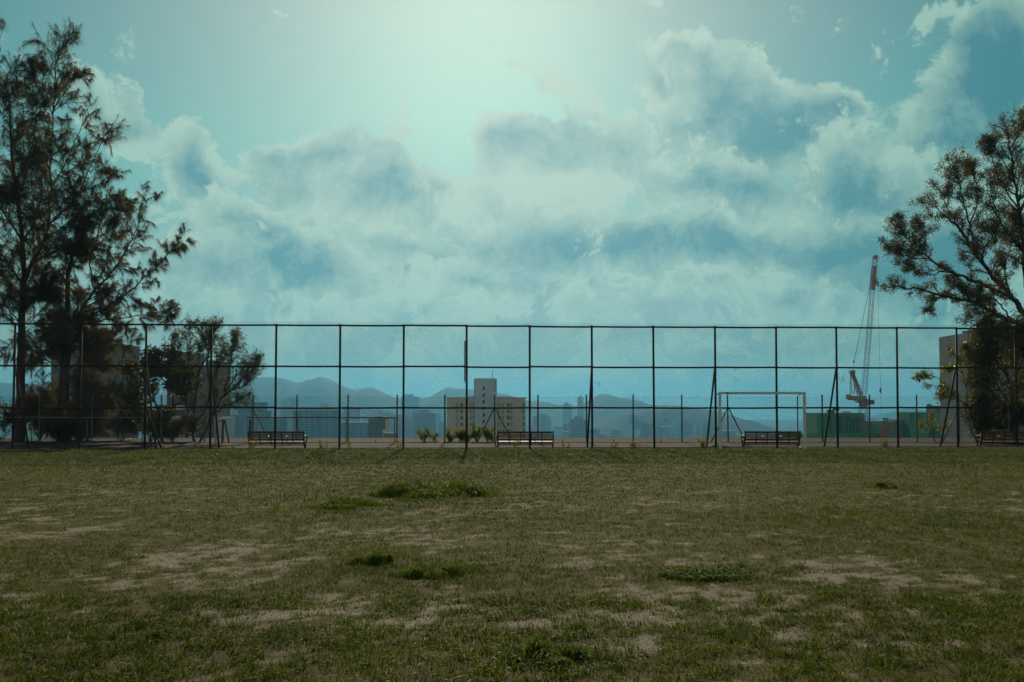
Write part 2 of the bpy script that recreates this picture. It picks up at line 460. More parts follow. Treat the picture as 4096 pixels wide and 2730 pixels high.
def build_lawn():
    xs = np.concatenate([np.linspace(-70, -25, 24, endpoint=False), np.arange(-25, 25.001, 0.115), np.linspace(25.5, 70, 24)])
    ss = np.concatenate([np.linspace(-0.9, 0.10, 18, endpoint=False), np.linspace(0.10, 1.0, 300)])
    gx, gs = np.meshgrid(xs, ss)
    gy = gs * (fence_y(gx) + 0.05)
    gz = ground_height(gx, gy)
    n, m = gx.shape
    v = np.stack([gx, gy, gz], -1).reshape(-1, 3)
    i = np.arange(n * m).reshape(n, m)
    f = np.stack([i[:-1, :-1], i[:-1, 1:], i[1:, 1:], i[1:, :-1]], -1).reshape(-1, 4)
    me = np_mesh('lawn', v, f, True, {'bare': bare_mask(gx, gy).ravel()})
    mat = bpy.data.materials.new('worn pitch'); mat.use_nodes = True
    t = mat.node_tree; X.tree = t; b = t.nodes['Principled BSDF']
    an = t.nodes.new('ShaderNodeAttribute'); an.attribute_name = 'bare'
    tc = t.nodes.new('ShaderNodeTexCoord'); o = X(tc.outputs['Object'])
    fine, mid = noise(o, 34.0, 5.0, 0.65), noise(o, 5.0, 5.0, 0.6)
    bare = ((X(an.outputs['Fac']) + (fine - 0.5) * 0.9 + (mid - 0.5) * 0.5)*1.0).step(0.12, 0.88)
    soil = mixc(fine.step(0.35, 0.65), (0.150, 0.118, 0.086), (0.285, 0.240, 0.188))
    thatch = mixc(mid.step(0.35, 0.65), (0.060, 0.052, 0.014), (0.096, 0.083, 0.024))
    col = mixc(bare, thatch, soil)
    t.links.new(col.s, b.inputs['Base Color']); b.inputs['Roughness'].default_value = 0.95
    b.inputs['Specular IOR Level'].default_value = 0.05
    bn = t.nodes.new('ShaderNodeBump'); bn.inputs['Strength'].default_value = 0.55; bn.inputs['Distance'].default_value = 0.03
    t.links.new((fine + mid * 0.6).s, bn.inputs['Height']); t.links.new(bn.outputs[0], b.inputs['Normal'])
    X.tree = wt
    return tag(link('lawn', me, mat), kind='structure')
build_lawn()

# concrete kerb under the fence and the paved path a step below the lawn
kb = MB()
xs = np.linspace(-70, 70, 29)
for a, b in zip(xs[:-1], xs[1:]):
    ya, yb = fence_y(a), fence_y(b)
    vs = [(a, ya + 0.05, -0.35), (b, yb + 0.05, -0.35), (b, yb + 0.22, -0.35), (a, ya + 0.22, -0.35),
          (a, ya + 0.05, 0.012), (b, yb + 0.05, 0.012), (b, yb + 0.22, 0.012), (a, ya + 0.22, 0.012)]
    kb.add(vs, [(4, 5, 6, 7), (0, 4, 7, 3), (3, 7, 6, 2), (2, 6, 5, 1), (1, 5, 4, 0)])
tag(kb.build('kerb', M['concrete']), kind='structure')

M['paving'] = material('worn red and grey paving', (0.046, 0.040, 0.034), 0.95, second=(0.078, 0.067, 0.057), spec=0.08, scale=1.3, detail=9, bump=0.3, bump_scale=9)
pv = MB()
for a, b in zip(xs[:-1], xs[1:]):
    pv.add([(a, fence_y(a) + 0.22, PATH_Z), (b, fence_y(b) + 0.22, PATH_Z), (b, BACK_Y - 0.35, BANK_Z - 0.012), (a, BACK_Y - 0.35, BANK_Z - 0.012)], [(0, 1, 2, 3)])
tag(pv.build('path', M['paving']), kind='structure')
M['redkerb'] = material('red brown edging', (0.11, 0.060, 0.045), 0.95, spec=0.08, second=(0.16, 0.11, 0.085), scale=2.0)
ek = MB().box(-70, 70, BACK_Y - 0.35, BACK_Y - 0.18, PATH_Z - 0.2, BANK_Z + 0.012)
tag(ek.build('kerb', M['redkerb']), kind='structure')

# the ground beyond: a bank, a slope down to the city and the plain under it
CITY_Z = -80.0
def terrain_z(x, y):
    s = np.clip((y - 51) / 230.0, 0, 1)
    s = s * s * (3 - 2 * s)
    return BANK_Z + (CITY_Z - BANK_Z) * s + np.where(y < 51, 0.08 * (vnoise(x * 0.8, y * 0.8, 3) - 0.5), 0)
ys = np.concatenate([np.linspace(BACK_Y - 0.18, 52, 16), np.linspace(56, 290, 40), np.linspace(400, 6800, 40)])
us = np.concatenate([np.linspace(-1, 1, 81)])
gu, gy = np.meshgrid(us, ys)
gx = gu * (70 + np.clip(gy - 60, 0, None) * 0.62)
gz = terrain_z(gx, gy)
n_, m_ = gx.shape
i_ = np.arange(n_ * m_).reshape(n_, m_)
me = np_mesh('ground', np.stack([gx, gy, gz], -1).reshape(-1, 3), np.stack([i_[:-1, :-1], i_[:-1, 1:], i_[1:, 1:], i_[1:, :-1]], -1).reshape(-1, 4), True)
M['scrub'] = material('scrub covered earth', (0.022, 0.022, 0.010), 0.95, second=(0.044, 0.038, 0.022), spec=0.08, scale=0.9, detail=8)
tag(link('ground', me, M['scrub']), kind='structure')
# ground behind and beside the pitch, out to the horizon
sg = MB()
sg.add([(-9000, -9000, -0.5), (9000, -9000, -0.5), (9000, -30, -0.5), (-9000, -30, -0.5)], [(0, 1, 2, 3)])
sg.add([(-9000, -30, -0.5), (-69, -30, -0.5), (-69, 46, -0.5), (-9000, 46, -0.5)], [(0, 1, 2, 3)])
sg.add([(69, -30, -0.5), (9000, -30, -0.5), (9000, 46, -0.5), (69, 46, -0.5)], [(0, 1, 2, 3)])
tag(sg.build('ground', M['scrub']), kind='structure')

# ---- hills: solid ranges whose crest follows the skyline
M['hill'] = material('wooded hillside', (0.020, 0.030, 0.014), 0.95, second=(0.042, 0.052, 0.026), spec=0.05, scale=0.012, detail=8)
def hills(crest, D, half, seed, name='hills'):
    us = np.array([c[0] for c in crest], float); vs = np.array([c[1] for c in crest], float)
    uu = np.arange(us[0], us[-1] + 1, 9.0)
    vv = np.interp(uu, us, vs)
    t = np.linspace(-1, 1, 31)
    base = CITY_Z - 2
    P = np.zeros((len(t), len(uu), 3))
    for j, (u, v) in enumerate(zip(uu, vv)):
        c = at(u, v, D)
        for i, q in enumerate(t):
            y = D + q * half
            w = max(0.0, math.cos(q * math.pi / 2)) ** 1.3
            P[i, j] = (c.x * (y / D), y, base + (c.z - base) * w)
    rough = fbm(P[..., 0] / 160, P[..., 1] / 160, seed, 5, 0.6) - 0.5
    tt = t[:, None]
    side = np.clip(np.abs(tt) * 3.0, 0, 1)
    P[..., 2] += rough * side * 34 * np.clip(1 - np.abs(tt), 0, 1)
    P[..., 2] += (fbm(P[..., 0] / 14, P[..., 1] / 14, seed + 9, 2) - 0.5) * 6.0 * np.clip(1 - np.abs(tt), 0, 1)
    n, m = P.shape[:2]; i = np.arange(n * m).reshape(n, m)
    f = np.stack([i[:-1, :-1], i[:-1, 1:], i[1:, 1:], i[1:, :-1]], -1).reshape(-1, 4)
    return tag(link(name, np_mesh(name, P.reshape(-1, 3), f, True), M['hill']), kind='structure')
hills([(-900,1600),(-500,1560),(-200,1528),(0,1533),(150,1540),(400,1530),(600,1536),(900,1528),(993,1512),(1100,1510),(1145,1517),(1192,1534),(1240,1518),(1282,1509),
       (1310,1517),(1350,1535),(1390,1552),(1432,1559),(1470,1551),(1500,1555),(1540,1574),(1570,1588),(1605,1597),(1690,1592),(1720,1590),(1760,1566),
       (1790,1552),(1850,1557),(1900,1560),(2000,1575),(2060,1588),(2110,1603),(2170,1607),(2250,1624),(2310,1626),(2360,1601),(2400,1577),(2430,1577),(2470,1592),
       (2500,1594),(2550,1602),(2600,1621),(2700,1624),(2800,1634),(2900,1650),(3000,1690),(3100,1720)], 3700, 900, 3)
hills([(2300,1720),(2500,1650),(2700,1630),(2840,1642),(2900,1671),(2945,1677),(3000,1681),(3050,1702),(3110,1724),(3200,1765)], 2600, 420, 8)
hills([(2900,1720),(3000,1694),(3050,1691),(3100,1692),(3150,1707),(3260,1708),(3350,1700),(3440,1680),(3520,1658),(3560,1652),(3600,1640),(3635,1630),(3700,1644),
       (3800,1660),(4000,1650),(4300,1630),(4800,1650),(5200,1700)], 5600, 900, 12)

# ================================================================ the tall chain link fence
rng = random.Random(7)
BAY, X0 = 2.3057, -17.7925                   # post spacing along x, x of the first post in view
FANG = math.atan(FK)
BAYL = BAY * math.sqrt(1 + FK * FK)          # bay length along the fence
RAILS = (1.5, 3.0, 4.5)
DIA = BAYL / 29.0                            # width of one diamond

def link_panel(w, h, dia, r, seed, seg=5, top=0.0):
    """woven wire between two posts: two families of slanted wires, slightly uneven"""
    rg = random.Random(seed); mb = MB()
    H = h + top
    for s in (1, -1):
        k = -int(H / dia) - 1
        while k * dia < w + H:
            # wire: x = k*dia + s*(z)  (s=+1)  or  x = k*dia + H - z  (s=-1)
            pts = []
            z0, z1 = 0.0, H
            f = (lambda z: k * dia + z) if s > 0 else (lambda z: k * dia + H - z)
            lo, hi = (max(0, -k * dia), min(H, w - k * dia)) if s > 0 else (max(0, k * dia + H - w), min(H, k * dia + H))
            if hi - lo > 0.02:
                for q in range(seg + 1):
                    z = lo + (hi - lo) * q / seg
                    j = 0.0 if q in (0, seg) else 1.0
                    pts.append((f(z) + rg.uniform(-.005, .005) * j, s * r * 0.9 + rg.uniform(-.006, .006) * j, z + rg.uniform(-.005, .005) * j))
                mb.tube(pts, r, 3, False)
            k += 1
    return mb

crest = 2 * DIA * 0.75
panel_mid = [link_panel(BAYL, 1.5, DIA, 0.0023, s).mesh('wire_mesh') for s in (1, 2, 3)]
panel_top = [link_panel(BAYL, 1.5, DIA, 0.0023, s, top=crest).mesh('wire_mesh') for s in (4, 5)]
post_me = MB().tube([(0, 0, -0.3), (0, 0, 4.53)], 0.040, 10).mesh('post', True)
rail_me = MB().tube([(0, 0, 0), (BAYL / 3, 0, -0.006), (BAYL * 2 / 3, 0, -0.006), (BAYL, 0, 0)], 0.034, 8).mesh('rail', True)
clamp_me = MB().tube([(0, 0, -0.045), (0, 0, 0.045)], 0.050, 10).mesh('clamp', True)
fence = tag(empty('chain_link_fence', (0, FY0, 0), FANG), 'tall dark chain link fence with three rails across the far edge of the pitch', 'fence')
def along(n): return (X0 + n * BAY) * math.sqrt(1 + FK * FK)
N0, N1 = -3, 20
for n in range(N0, N1 + 1):
    s = along(n)
    p = link('post', post_me, M['fence'], fence, (s, 0.045, 0)); p.rotation_euler = (rng.uniform(-.004, .004), rng.uniform(-.004, .004), 0)
    for z in RAILS: link('clamp', clamp_me, M['fence'], p, (0, 0, z - 0.0))
    if n == N1: break
    for q, z in enumerate(RAILS):
        r = link('rail', rail_me, M['fence'], fence, (s, -0.03, z + rng.uniform(-.012, .012)))
        r.rotation_euler = (0, rng.uniform(-.004, .004), 0)
        w = link('wire_mesh', rng.choice(panel_top if q == 2 else panel_mid), M['wire'], fence, (s, -0.075, z - 1.5))
bottom = MB().tube([(along(N0), -0.03, 0.035), (along(N1), -0.03, 0.035)], 0.014, 6)
bottom.build('bottom_rail', M['fence'], fence)
for n in (0, 2, 3, 7, 9, 11, 13, 15):        # raking struts behind the posts
    s = along(n)
    MB().tube([(s, 0.09, 3.02), (s, 1.5, PATH_Z)], 0.036, 8).build('brace', M['fence'], fence, True)
s = along(2); MB().tube([(s + 0.03, 0.05, 1.45), (s + 0.12, 1.9, PATH_Z)], 0.034, 8).build('brace', M['fence'], fence, True)
s = along(7); MB().tube([(s - 0.075, 0.02, 2.45), (s - 0.075, 0.02, 3.95)], 0.024, 8).build('conduit', M['fence'], fence, True)

# ================================================================ lower mesh fence on the far side of the path
bf = tag(empty('mesh_fence', (0, BACK_Y, BANK_Z)), 'low grey mesh fence with slender posts behind the path', 'fence')
bpos = [-40, 90, 211, 370, 470, 581, 681, 800, 912, 1022, 1137, 1236, 1348, 1455, 1567, 1673, 1785, 1890, 1998, 2107, 2204, 2318, 2430]
bxs = [at(u * SD, 1700, BACK_Y).x for u in bpos]
bpost = MB().tube([(0, 0, -0.2), (0, 0, 2.15)], 0.034, 8).box(-.038, .038, -.038, .038, 2.15, 2.175).mesh('post')
bpan = [link_panel(2.0, 2.0, 0.062, 0.0014, s, seg=2).mesh('wire_mesh') for s in (11, 12)]
bpanels = {}
for i, x in enumerate(bxs):
    p = link('post', bpost, M['galv'], bf, (x, 0, 0)); p.rotation_euler = (0, rng.uniform(-.010, .010), rng.uniform(0, 1.5))
    if i + 1 < len(bxs):
        w = link('wire_mesh', bpan[i % 2], M['wire2'], bf, (x, -0.04, 0.06)); w.scale = ((bxs[i + 1] - x) / 2.0, 1, 1)
MB().tube([(bxs[0], -0.04, 2.06), (bxs[-1], -0.04, 2.06)], 0.004, 4).build('tension_wire', M['wire2'], bf)
for u, sides in ((581, (1,)), (1137, (-1, 1)), (1673, (-1, 1)), (2204, (-1, 1))):
    x = at(u * SD, 1700, BACK_Y).x
    for sd_ in sides:
        MB().tube([(x, -0.03, 1.62), (x + sd_ * 0.86, -0.05, -0.12)], 0.030, 8).build('brace', M['galv'], bf, True)

def handrail(u0, u1, label, posts):
    z = 1.08
    x0, x1 = at(u0 * SD, 1700, BACK_Y).x, at(u1 * SD, 1700, BACK_Y).x
    h = tag(empty('handrail', (x0, BACK_Y - 0.12, BANK_Z)), label, 'railing')
    L = x1 - x0
    MB().tube([(0, 0, z + .06), (L * 0.33, 0, z + 0.055), (L * 0.66, 0, z + 0.045), (L, 0, z + .035)], 0.030, 8).build('rail', M['galv'], h, True)
    for k in range(posts):
        x = 0.15 + (L - 0.3) * k / (posts - 1)
        MB().tube([(x, 0.05, -0.15), (x, 0.05, z)], 0.022, 8).build('post', M['galv'], h, True)
    return h
handrail(566, 915, 'grey tubular handrail behind the bench nearest the small leafy tree', 4)
handrail(-60, 336, 'grey tubular handrail running past the tall casuarina trunks', 4)

# dark post and crooked timber frame near the small tree
tf = tag(empty('timber_frame', at(512 * SD, 1775, BACK_Y - 0.5)), 'leaning weathered timber frame beside the small multi stemmed tree', 'frame')
tf.location.z = BANK_Z
MB().tube([(-0.02, 0, -0.1), (0.0, 0, 1.05)], 0.055, 7).build('post', M['wood'], tf)
MB().tube([(0.06, 0.05, 1.02), (0.28, 0.05, -0.1)], 0.042, 7).build('leaning_post', M['wood'], tf)
MB().tube([(-0.32, 0.0, 0.95), (0.04, 0.0, 0.99)], 0.022, 6).build('crossbar', M['wood'], tf)
MB().tube([(-0.32, 0.0, 0.26), (0.0, 0.0, 0.27)], 0.020, 6).build('crossbar', M['wood'], tf)
MB().tube([(-0.32, 0.0, -0.1), (-0.32, 0.0, 0.98)], 0.024, 6).build('slim_post', M['wood'], tf)
wp = at(1000, 1760, BACK_Y - 0.5); wp.z = BANK_Z
tag(MB().tube([(0, 0, -0.1), (0, 0, 1.00)], 0.065, 8).tube([(0, 0, 1.0), (0, 0, 1.04)], [0.065, 0.04], 8).build('bollard', M['wood'], None, False, wp),
    'stout dark wooden bollard behind the bench nearest the small tree', 'bollard')
# small pegs along the far edge of the path
peg_me = MB().tube([(0, 0, -0.1), (0, 0, 0.10)], 0.02, 6).tube([(0, 0, 0.10), (0, 0, 0.115)], 0.028, 6).mesh('ground_peg')
for k, u in enumerate((1503, 1698, 2250, 2455, 2643, 2795)):
    p = at(u, 1765, BACK_Y - 0.27); p.z = BANK_Z + 0.02
    tag(link('ground_peg', peg_me, M['iron'], None, p), 'tiny dark peg on the path edge ' + ('below the plain dark tower block', 'left of the lone upright shrub', 'just right of the second bench',
        'midway between the second bench and the goal', 'under the hill slope left of the goal', 'near the strut left of the goal')[k], 'peg', 'pegs along the path edge')

# ================================================================ benches
def make_bench():
    L = 2.16
    b = empty('park_bench', (0, 0, PATH_Z))
    def back_y(z): return -0.02 - 0.30 * (z - 0.40)
    for z0, z1 in ((0.690, 0.778), (0.606, 0.664), (0.524, 0.582), (0.405, 0.500)):
        ya, yb = back_y(z0), back_y(z1)
        MB().prism_x([(ya, z0), (ya + .03, z0), (yb + .03, z1), (yb, z1)], -L / 2 + .03, L / 2 - .03).build('back_slat', M['slat'], b)
    for k in range(5):
        y = 0.02 + k * 0.088; z = 0.335 + k * 0.016
        MB().prism_x([(y, z), (y + .075, z + .014), (y + .075, z + .042), (y, z + .028)], -L / 2 + .03, L / 2 - .03).build('seat_slat', M['slat'], b)
    MB().box(-L / 2, L / 2, -0.02, 0.02, 0.285, 0.33).build('seat_rail', M['iron'], b)
    MB().box(-L / 2, L / 2, -0.01, 0.015, 0.225, 0.258).build('stretcher', M['iron'], b)
    for fr in (0.207, 0.405, 0.604, 0.80):
        x = -L / 2 + fr * L
        MB().prism_x([(back_y(.26), .26), (back_y(.26) + .018, .26), (back_y(.75) - .004, .75), (back_y(.75) - .022, .75)], x - .018, x + .018).build('back_bracket', M['iron'], b)
    for sx in (-1, 1):                       # cast end frames: scrolled leg, back upright, arm
        x = sx * (L / 2)
        m = MB()
        prof = [(back_y(.28) - .012, .24), (back_y(.28) + .035, .24), (back_y(.79) + .02, .79), (back_y(.79) - .03, .79)]
        m.prism_x(prof, x - .024, x + .024)
        m.tube([(x, -.02, .30), (x, .10, .25), (x, .12, .15), (x, .04, .07), (x, -.10, .0)], [.03, .028, .026, .026, .03], 6)
        m.tube([(x, .44, .40), (x, .36, .28), (x, .28, .15), (x, .34, .06), (x, .46, .0)], [.03, .028, .026, .026, .03], 6)
        m.tube([(x, .12, .16), (x, .20, .12), (x, .29, .15)], .02, 6)
        m.tube([(x, -.02, .31), (x, .44, .39)], .026, 6)
        m.box(x - .045, x + .045, -.13, -.06, 0, .025); m.box(x - .045, x + .045, .42, .49, 0, .025)
        m.build('end_frame', M['iron'], b)
        a = MB().tube([(x, back_y(.62), .60), (x + sx * .02, .16, .60), (x + sx * .03, .36, .585), (x + sx * .03, .42, .52), (x + sx * .02, .40, .40)], .026, 6)
        a.build('armrest', M['iron'], b)
    for fr in (0.345, 0.67):
        x = -L / 2 + fr * L
        MB().tube([(x, back_y(.57), .565), (x, .20, .57), (x, .34, .55), (x, .36, .40)], .022, 6).build('armrest', M['iron'], b)
    return b
bench = make_bench()
BENCH_Y = 39.2
bl = ['wooden park bench with black iron frame closest to the small leafy tree',
      'wooden park bench in front of the cream building with the white stair tower',
      'wooden park bench seen through the white goal frame',
      'wooden park bench beneath the large spreading tree, cut off by the picture edge']
for k, (ub, rz) in enumerate(((1107, 0.02), (2102, -0.015), (3090, 0.0), (4040, -0.02))):
    o = bench if k == 0 else dup_tree(bench)
    p = at(ub, 1760, BENCH_Y)
    o.location = (p.x, BENCH_Y + rng.uniform(-.1, .1), PATH_Z); o.rotation_euler = (0, 0, rz)
    tag(o, bl[k], 'bench', 'benches along the path')

# ================================================================ goal
GY = 36.3
gl, gr = at(2875.6, 1700, GY).x, at(3223.5, 1700, GY).x
gw = gr - gl; T = 0.086; GH = 2.075
goal = tag(empty('goal_frame', ((gl + gr) / 2, GY, 0)), 'small white football goal frame without a net standing against the fence', 'goal')
MB().box(-gw / 2, -gw / 2 + T, -T / 2, T / 2, -.05, GH - T).build('upright', M['white'], goal)
MB().box(gw / 2 - T, gw / 2, -T / 2, T / 2, -.05, GH - T).build('upright', M['white'], goal)
cb = MB().box(-gw / 2, gw / 2, -T / 2, T / 2, GH - T, GH).build('crossbar', M['white'], goal)
mk = MB().box(-gw / 2 + .275, -gw / 2 + .335, -T / 2 - .004, -T / 2 - .001, GH - T + .004, GH - .008)
for k in range(5):                            # worn maker's mark: block and a few small letters nobody can read
    x = -gw / 2 + .345 + k * .030
    mk.box(x, x + .018, -T / 2 - .004, -T / 2 - .001, GH - T + .016, GH - T + (.050 if k in (1, 4) else .040))
mk.build('maker_mark', M['logo'], cb)
GD = 0.88
for sx in (-1, 1):
    x = sx * (gw / 2 - T / 2)
    MB().tube([(x, .0, GH - .05), (x, GD * 0.55, GH - .075), (x, GD, GH - .14), (x, GD, -.05)], .021, 8).build('rear_frame', M['galv'], goal, True)
    MB().tube([(x, 0, 0.04), (x, GD, 0.04)], .020, 8).build('ground_bar', M['galv'], goal, True)
MB().tube([(-gw / 2, GD, 0.04), (gw / 2, GD, 0.04)], .020, 8).build('rear_bar', M['galv'], goal, True)

# ---- dead twigs and creeper caught in the mesh
vr = np.random.default_rng(88)
vl = [(2040, 1650, 'short dead creeper strand caught in the mesh above the second bench'), (2395, 1530, 'dead twig snagged in the mesh right of the cream block'), (2660, 1660, 'curl of dead creeper hanging in the lower mesh near the goal'),
      (2515, 1690, 'ragged dead creeper low in the mesh in mid fence'), (3370, 1500, 'tangle of dead creeper in the mesh in front of the crane'), (2950, 1480, 'small dead twig in the mesh above the goal'), (1410, 1600, 'wisp of dead creeper beside the hill saddle')]
for u, v, lb in vl:
    x = at(u, v, FY0).x; p = at(u, v, fence_y(x) - 0.09); m = MB()
    for q in range(6 if 'tangle' in lb else 3):
        pts = [np.array([vr.normal(0, .10), 0, vr.normal(0, .12)])]
        for _ in range(6): pts.append(pts[-1] + np.array([vr.normal(0, .04), vr.normal(0, .008), vr.normal(-.02, .05)]))
        m.tube([tuple(a) for a in pts], .005, 4)
    tag(m.build('dead_creeper', M['bark2'], None, False, p), lb, 'creeper', 'dead creeper in the fence mesh')

# ================================================================ buildings beyond the slope
def tz(x, y): return float(terrain_z(np.array([x]), np.array([y]))[0])
M['cream'] = material('cream render', (0.76, 0.54, 0.31), 0.85, second=(0.82, 0.60, 0.37), scale=0.25, detail=7)
M['pale'] = material('pale grey render', (0.60, 0.61, 0.62), 0.85, second=(0.68, 0.69, 0.69), scale=0.2, detail=7)
M['greywall'] = material('grey rendered wall', (0.15, 0.125, 0.10), 0.9, second=(0.21, 0.18, 0.15), scale=0.3, detail=7)
M['darkwall'] = material('dark grey cladding', (0.105, 0.105, 0.098), 0.85, second=(0.15, 0.15, 0.135), scale=0.2)
M['slatewall'] = material('blue grey facade', (0.13, 0.14, 0.15), 0.85, second=(0.18, 0.19, 0.20), scale=0.1)
M['ledge'] = material('light concrete ledge', (0.55, 0.56, 0.56), 0.85)
M['farwall'] = material('far tower wall', (0.40, 0.40, 0.40), 0.9, second=(0.52, 0.52, 0.51), scale=0.05)
M['glass'] = material('dark window glass', (0.035, 0.042, 0.048), 0.25, spec=0.5)
M['winframe'] = material('window frame', (0.30, 0.29, 0.27), 0.6)
M['acunit'] = material('white metal box', (0.55, 0.55, 0.53), 0.6)
M['net'] = material('green safety net', (0.075, 0.22, 0.075), 0.9, second=(0.10, 0.29, 0.10), scale=0.35, detail=7)
M['netdark'] = material('dark green net', (0.030, 0.11, 0.050), 0.9, second=(0.045, 0.15, 0.07), scale=0.4)
M['rawconc'] = material('raw concrete', (0.27, 0.22, 0.17), 0.9, second=(0.34, 0.28, 0.22), scale=0.5)
M['rustred'] = material('red oxide steel', (0.27, 0.075, 0.040), 0.8, second=(0.33, 0.10, 0.055), scale=0.6)
M['crane'] = material('orange crane paint', (0.27, 0.098, 0.042), 0.7, second=(0.33, 0.125, 0.055), scale=0.8)
M['craneblock'] = material('brown counterweight', (0.36, 0.14, 0.040), 0.8)
M['cranegrey'] = material('grey crane cab', (0.20, 0.23, 0.24), 0.5)
M['sign'] = material('pale lettering', (0.55, 0.52, 0.50), 0.7)
M['cable'] = material('steel rope', (0.05, 0.045, 0.04), 0.6)

def win_mesh(w, h, bars=1, t=0.07):
    """frame bars standing proud of a pane; faces -y; two material slots"""
    m = MB()
    m.box(-w / 2, w / 2, -0.02, 0.02, 0, h, 1)
    m.box(-w / 2 - t, -w / 2, -.08, .02, -t, h + t); m.box(w / 2, w / 2 + t, -.08, .02, -t, h + t)
    m.box(-w / 2, w / 2, -.08, .02, h, h + t); m.box(-w / 2 - .05, w / 2 + .05, -.14, .02, -t - .04, -t + .02 - .021)
    m.box(-w / 2, w / 2, -.08, .02, -t, 0)
    for k in range(bars):
        x = -w / 2 + w * (k + 1) / (bars + 1); m.box(x - t / 3, x + t / 3, -.06, .0, 0, h)
    me = m.mesh('window'); me.materials.append(M['winframe']); me.materials.append(M['glass'])
    return me
def windows(parent, me, xs, zs, y):
    for z in zs:
        for x in xs: link('window', me, None, parent, (x, y, z))

# ---- cream slab block with the pale curved stair tower
def cream_block():
    D = 430.0; k = D / FPX
    c = at(1940, 1632, D); z0 = tz(c.x, D)
    e = tag(empty('apartment_block', (c.x, D, z0)), 'cream apartment block with a pale curved stair tower rising above its roof', 'building')
    X_ = lambda u: (u - 1940) * k
    Z_ = lambda v: at(1940, v, D).z - z0
    top = Z_(1594)
    MB().box(X_(1786), X_(1896), 3.0, 16, 0, top).build('wing', M['cream'], e)
    MB().box(X_(1985), X_(2102), 3.0, 16, 0, top).build('wing', M['cream'], e)
    MB().box(X_(1896), X_(1985), 6.0, 15.5, 0, top + .3).build('core', M['cream'], e)
    for a, b in ((1782, 1895.5), (1985.5, 2106)): MB().box(X_(a), X_(b), 2.4, 16.5, top, top + .45).build('roof_edge', M['pale'], e)
    MB().box(X_(1862), X_(1896), 7, 14, top + .45, Z_(1586)).build('plant_room', M['pale'], e)
    MB().box(X_(1985), X_(2058), 7, 14, top + .45, Z_(1586)).build('plant_room', M['pale'], e)
    # curved tower front
    xl, xr, tt = X_(1894.5), X_(1986.5), Z_(1519)
    m = MB(); n = 12; pts = []
    for i in range(n + 1):
        a = i / n; x = xl + (xr - xl) * a; pts.append((x, 2.2 - 2.6 * math.sin(math.pi * a)))
    poly = pts + [(xr, 10.0), (xl, 10.0)]
    N = len(poly)
    m.add([(x, y, 0) for x, y in poly] + [(x, y, tt) for x, y in poly],
          [tuple(range(N, 2 * N))] + [(i, (i + 1) % N, (i + 1) % N + N, i + N) for i in range(N)])
    tw = m.build('stair_tower', M['pale'], e)
    def front(x):
        a = (x - xl) / (xr - xl); return 2.2 - 2.6 * math.sin(math.pi * min(1, max(0, a)))
    m = MB()
    for i in range(n):
        (xa, ya), (xb, yb) = pts[i], pts[i + 1]
        m.add([(xa, ya - .25, tt), (xb, yb - .25, tt), (xb, yb - .25, tt + .5), (xa, ya - .25, tt + .5), (xa, ya + .2, tt), (xb, yb + .2, tt), (xb, yb + .2, tt + .5), (xa, ya + .2, tt + .5)],
              [(0, 1, 2, 3), (4, 7, 6, 5), (3, 2, 6, 7), (1, 0, 4, 5)])
    m.build('parapet', M['pale'], tw)
    MB().tube([(X_(1969.5), 4, tt), (X_(1969.5), 4, Z_(1479))], .12, 5).build('mast', M['cable'], tw)
    MB().tube([(X_(1909), 4, tt), (X_(1909), 4, Z_(1512))], .10, 5).build('mast', M['cable'], tw)
    # slanted stair windows, each following the flight behind it
    for i in range(8):
        v = 1548 + i * 26.6; x = X_(1935); z = Z_(v) - 1.3
        w_, h_ = 1.15, 1.75
        q = MB()
        y = front(x) - 0.06
        q.add([(x - .55, y, z - .55), (x + .6, y, z + .25), (x + .6, y, z + 1.75), (x - .55, y, z + .95), (x - .55, y + .3, z - .55), (x + .6, y + .3, z + .25), (x + .6, y + .3, z + 1.75), (x - .55, y + .3, z + .95)],
              [(0, 1, 2, 3), (3, 2, 6, 7), (1, 0, 4, 5), (0, 3, 7, 4), (2, 1, 5, 6)])
        q.build('stair_window', M['glass'], tw)
    sl = win_mesh(.42, 1.9, 0); wn = win_mesh(1.05, 1.25, 1); ws = win_mesh(.26, 1.7, 0); nar = win_mesh(.26, 1.25, 0)
    for z, q in ((Z_(1541), 1), (Z_(1566), 1)): link('window', sl, None, tw, (X_(1978), front(X_(1978)) - .03, z))
    for i in range(11): link('window', nar, None, tw, (X_(1897.5), front(X_(1897.5)) - .03, Z_(1541 + i * 26.2)))
    rows = [Z_(1626 + i * 26.2) for i in range(7)]
    windows(e, wn, [X_(1846), X_(2033)], rows, 2.96)
    windows(e, ws, [X_(1826.5), X_(2047)], [z - .2 for z in rows], 2.96)
    windows(e, ws, [X_(1882), X_(1892.3), X_(1993.5), X_(2003.5), X_(2013.5)], [z - .3 for z in rows], 2.96)
    windows(e, ws, [X_(2092), X_(2098)], [z - .2 for z in rows], 2.96)
    ac = MB().box(-.45, .45, -.45, 0, 0, .55).mesh('air_conditioner')
    for z in rows:
        for u in (1815, 2057): link('air_conditioner', ac, M['acunit'], e, (X_(u), 2.98, z + .75))
    for u in (1838, 2049): MB().tube([(X_(u), 2.9, 1), (X_(u), 2.9, top)], .06, 5).build('drain_pipe', M['acunit'], e)
cream_block()

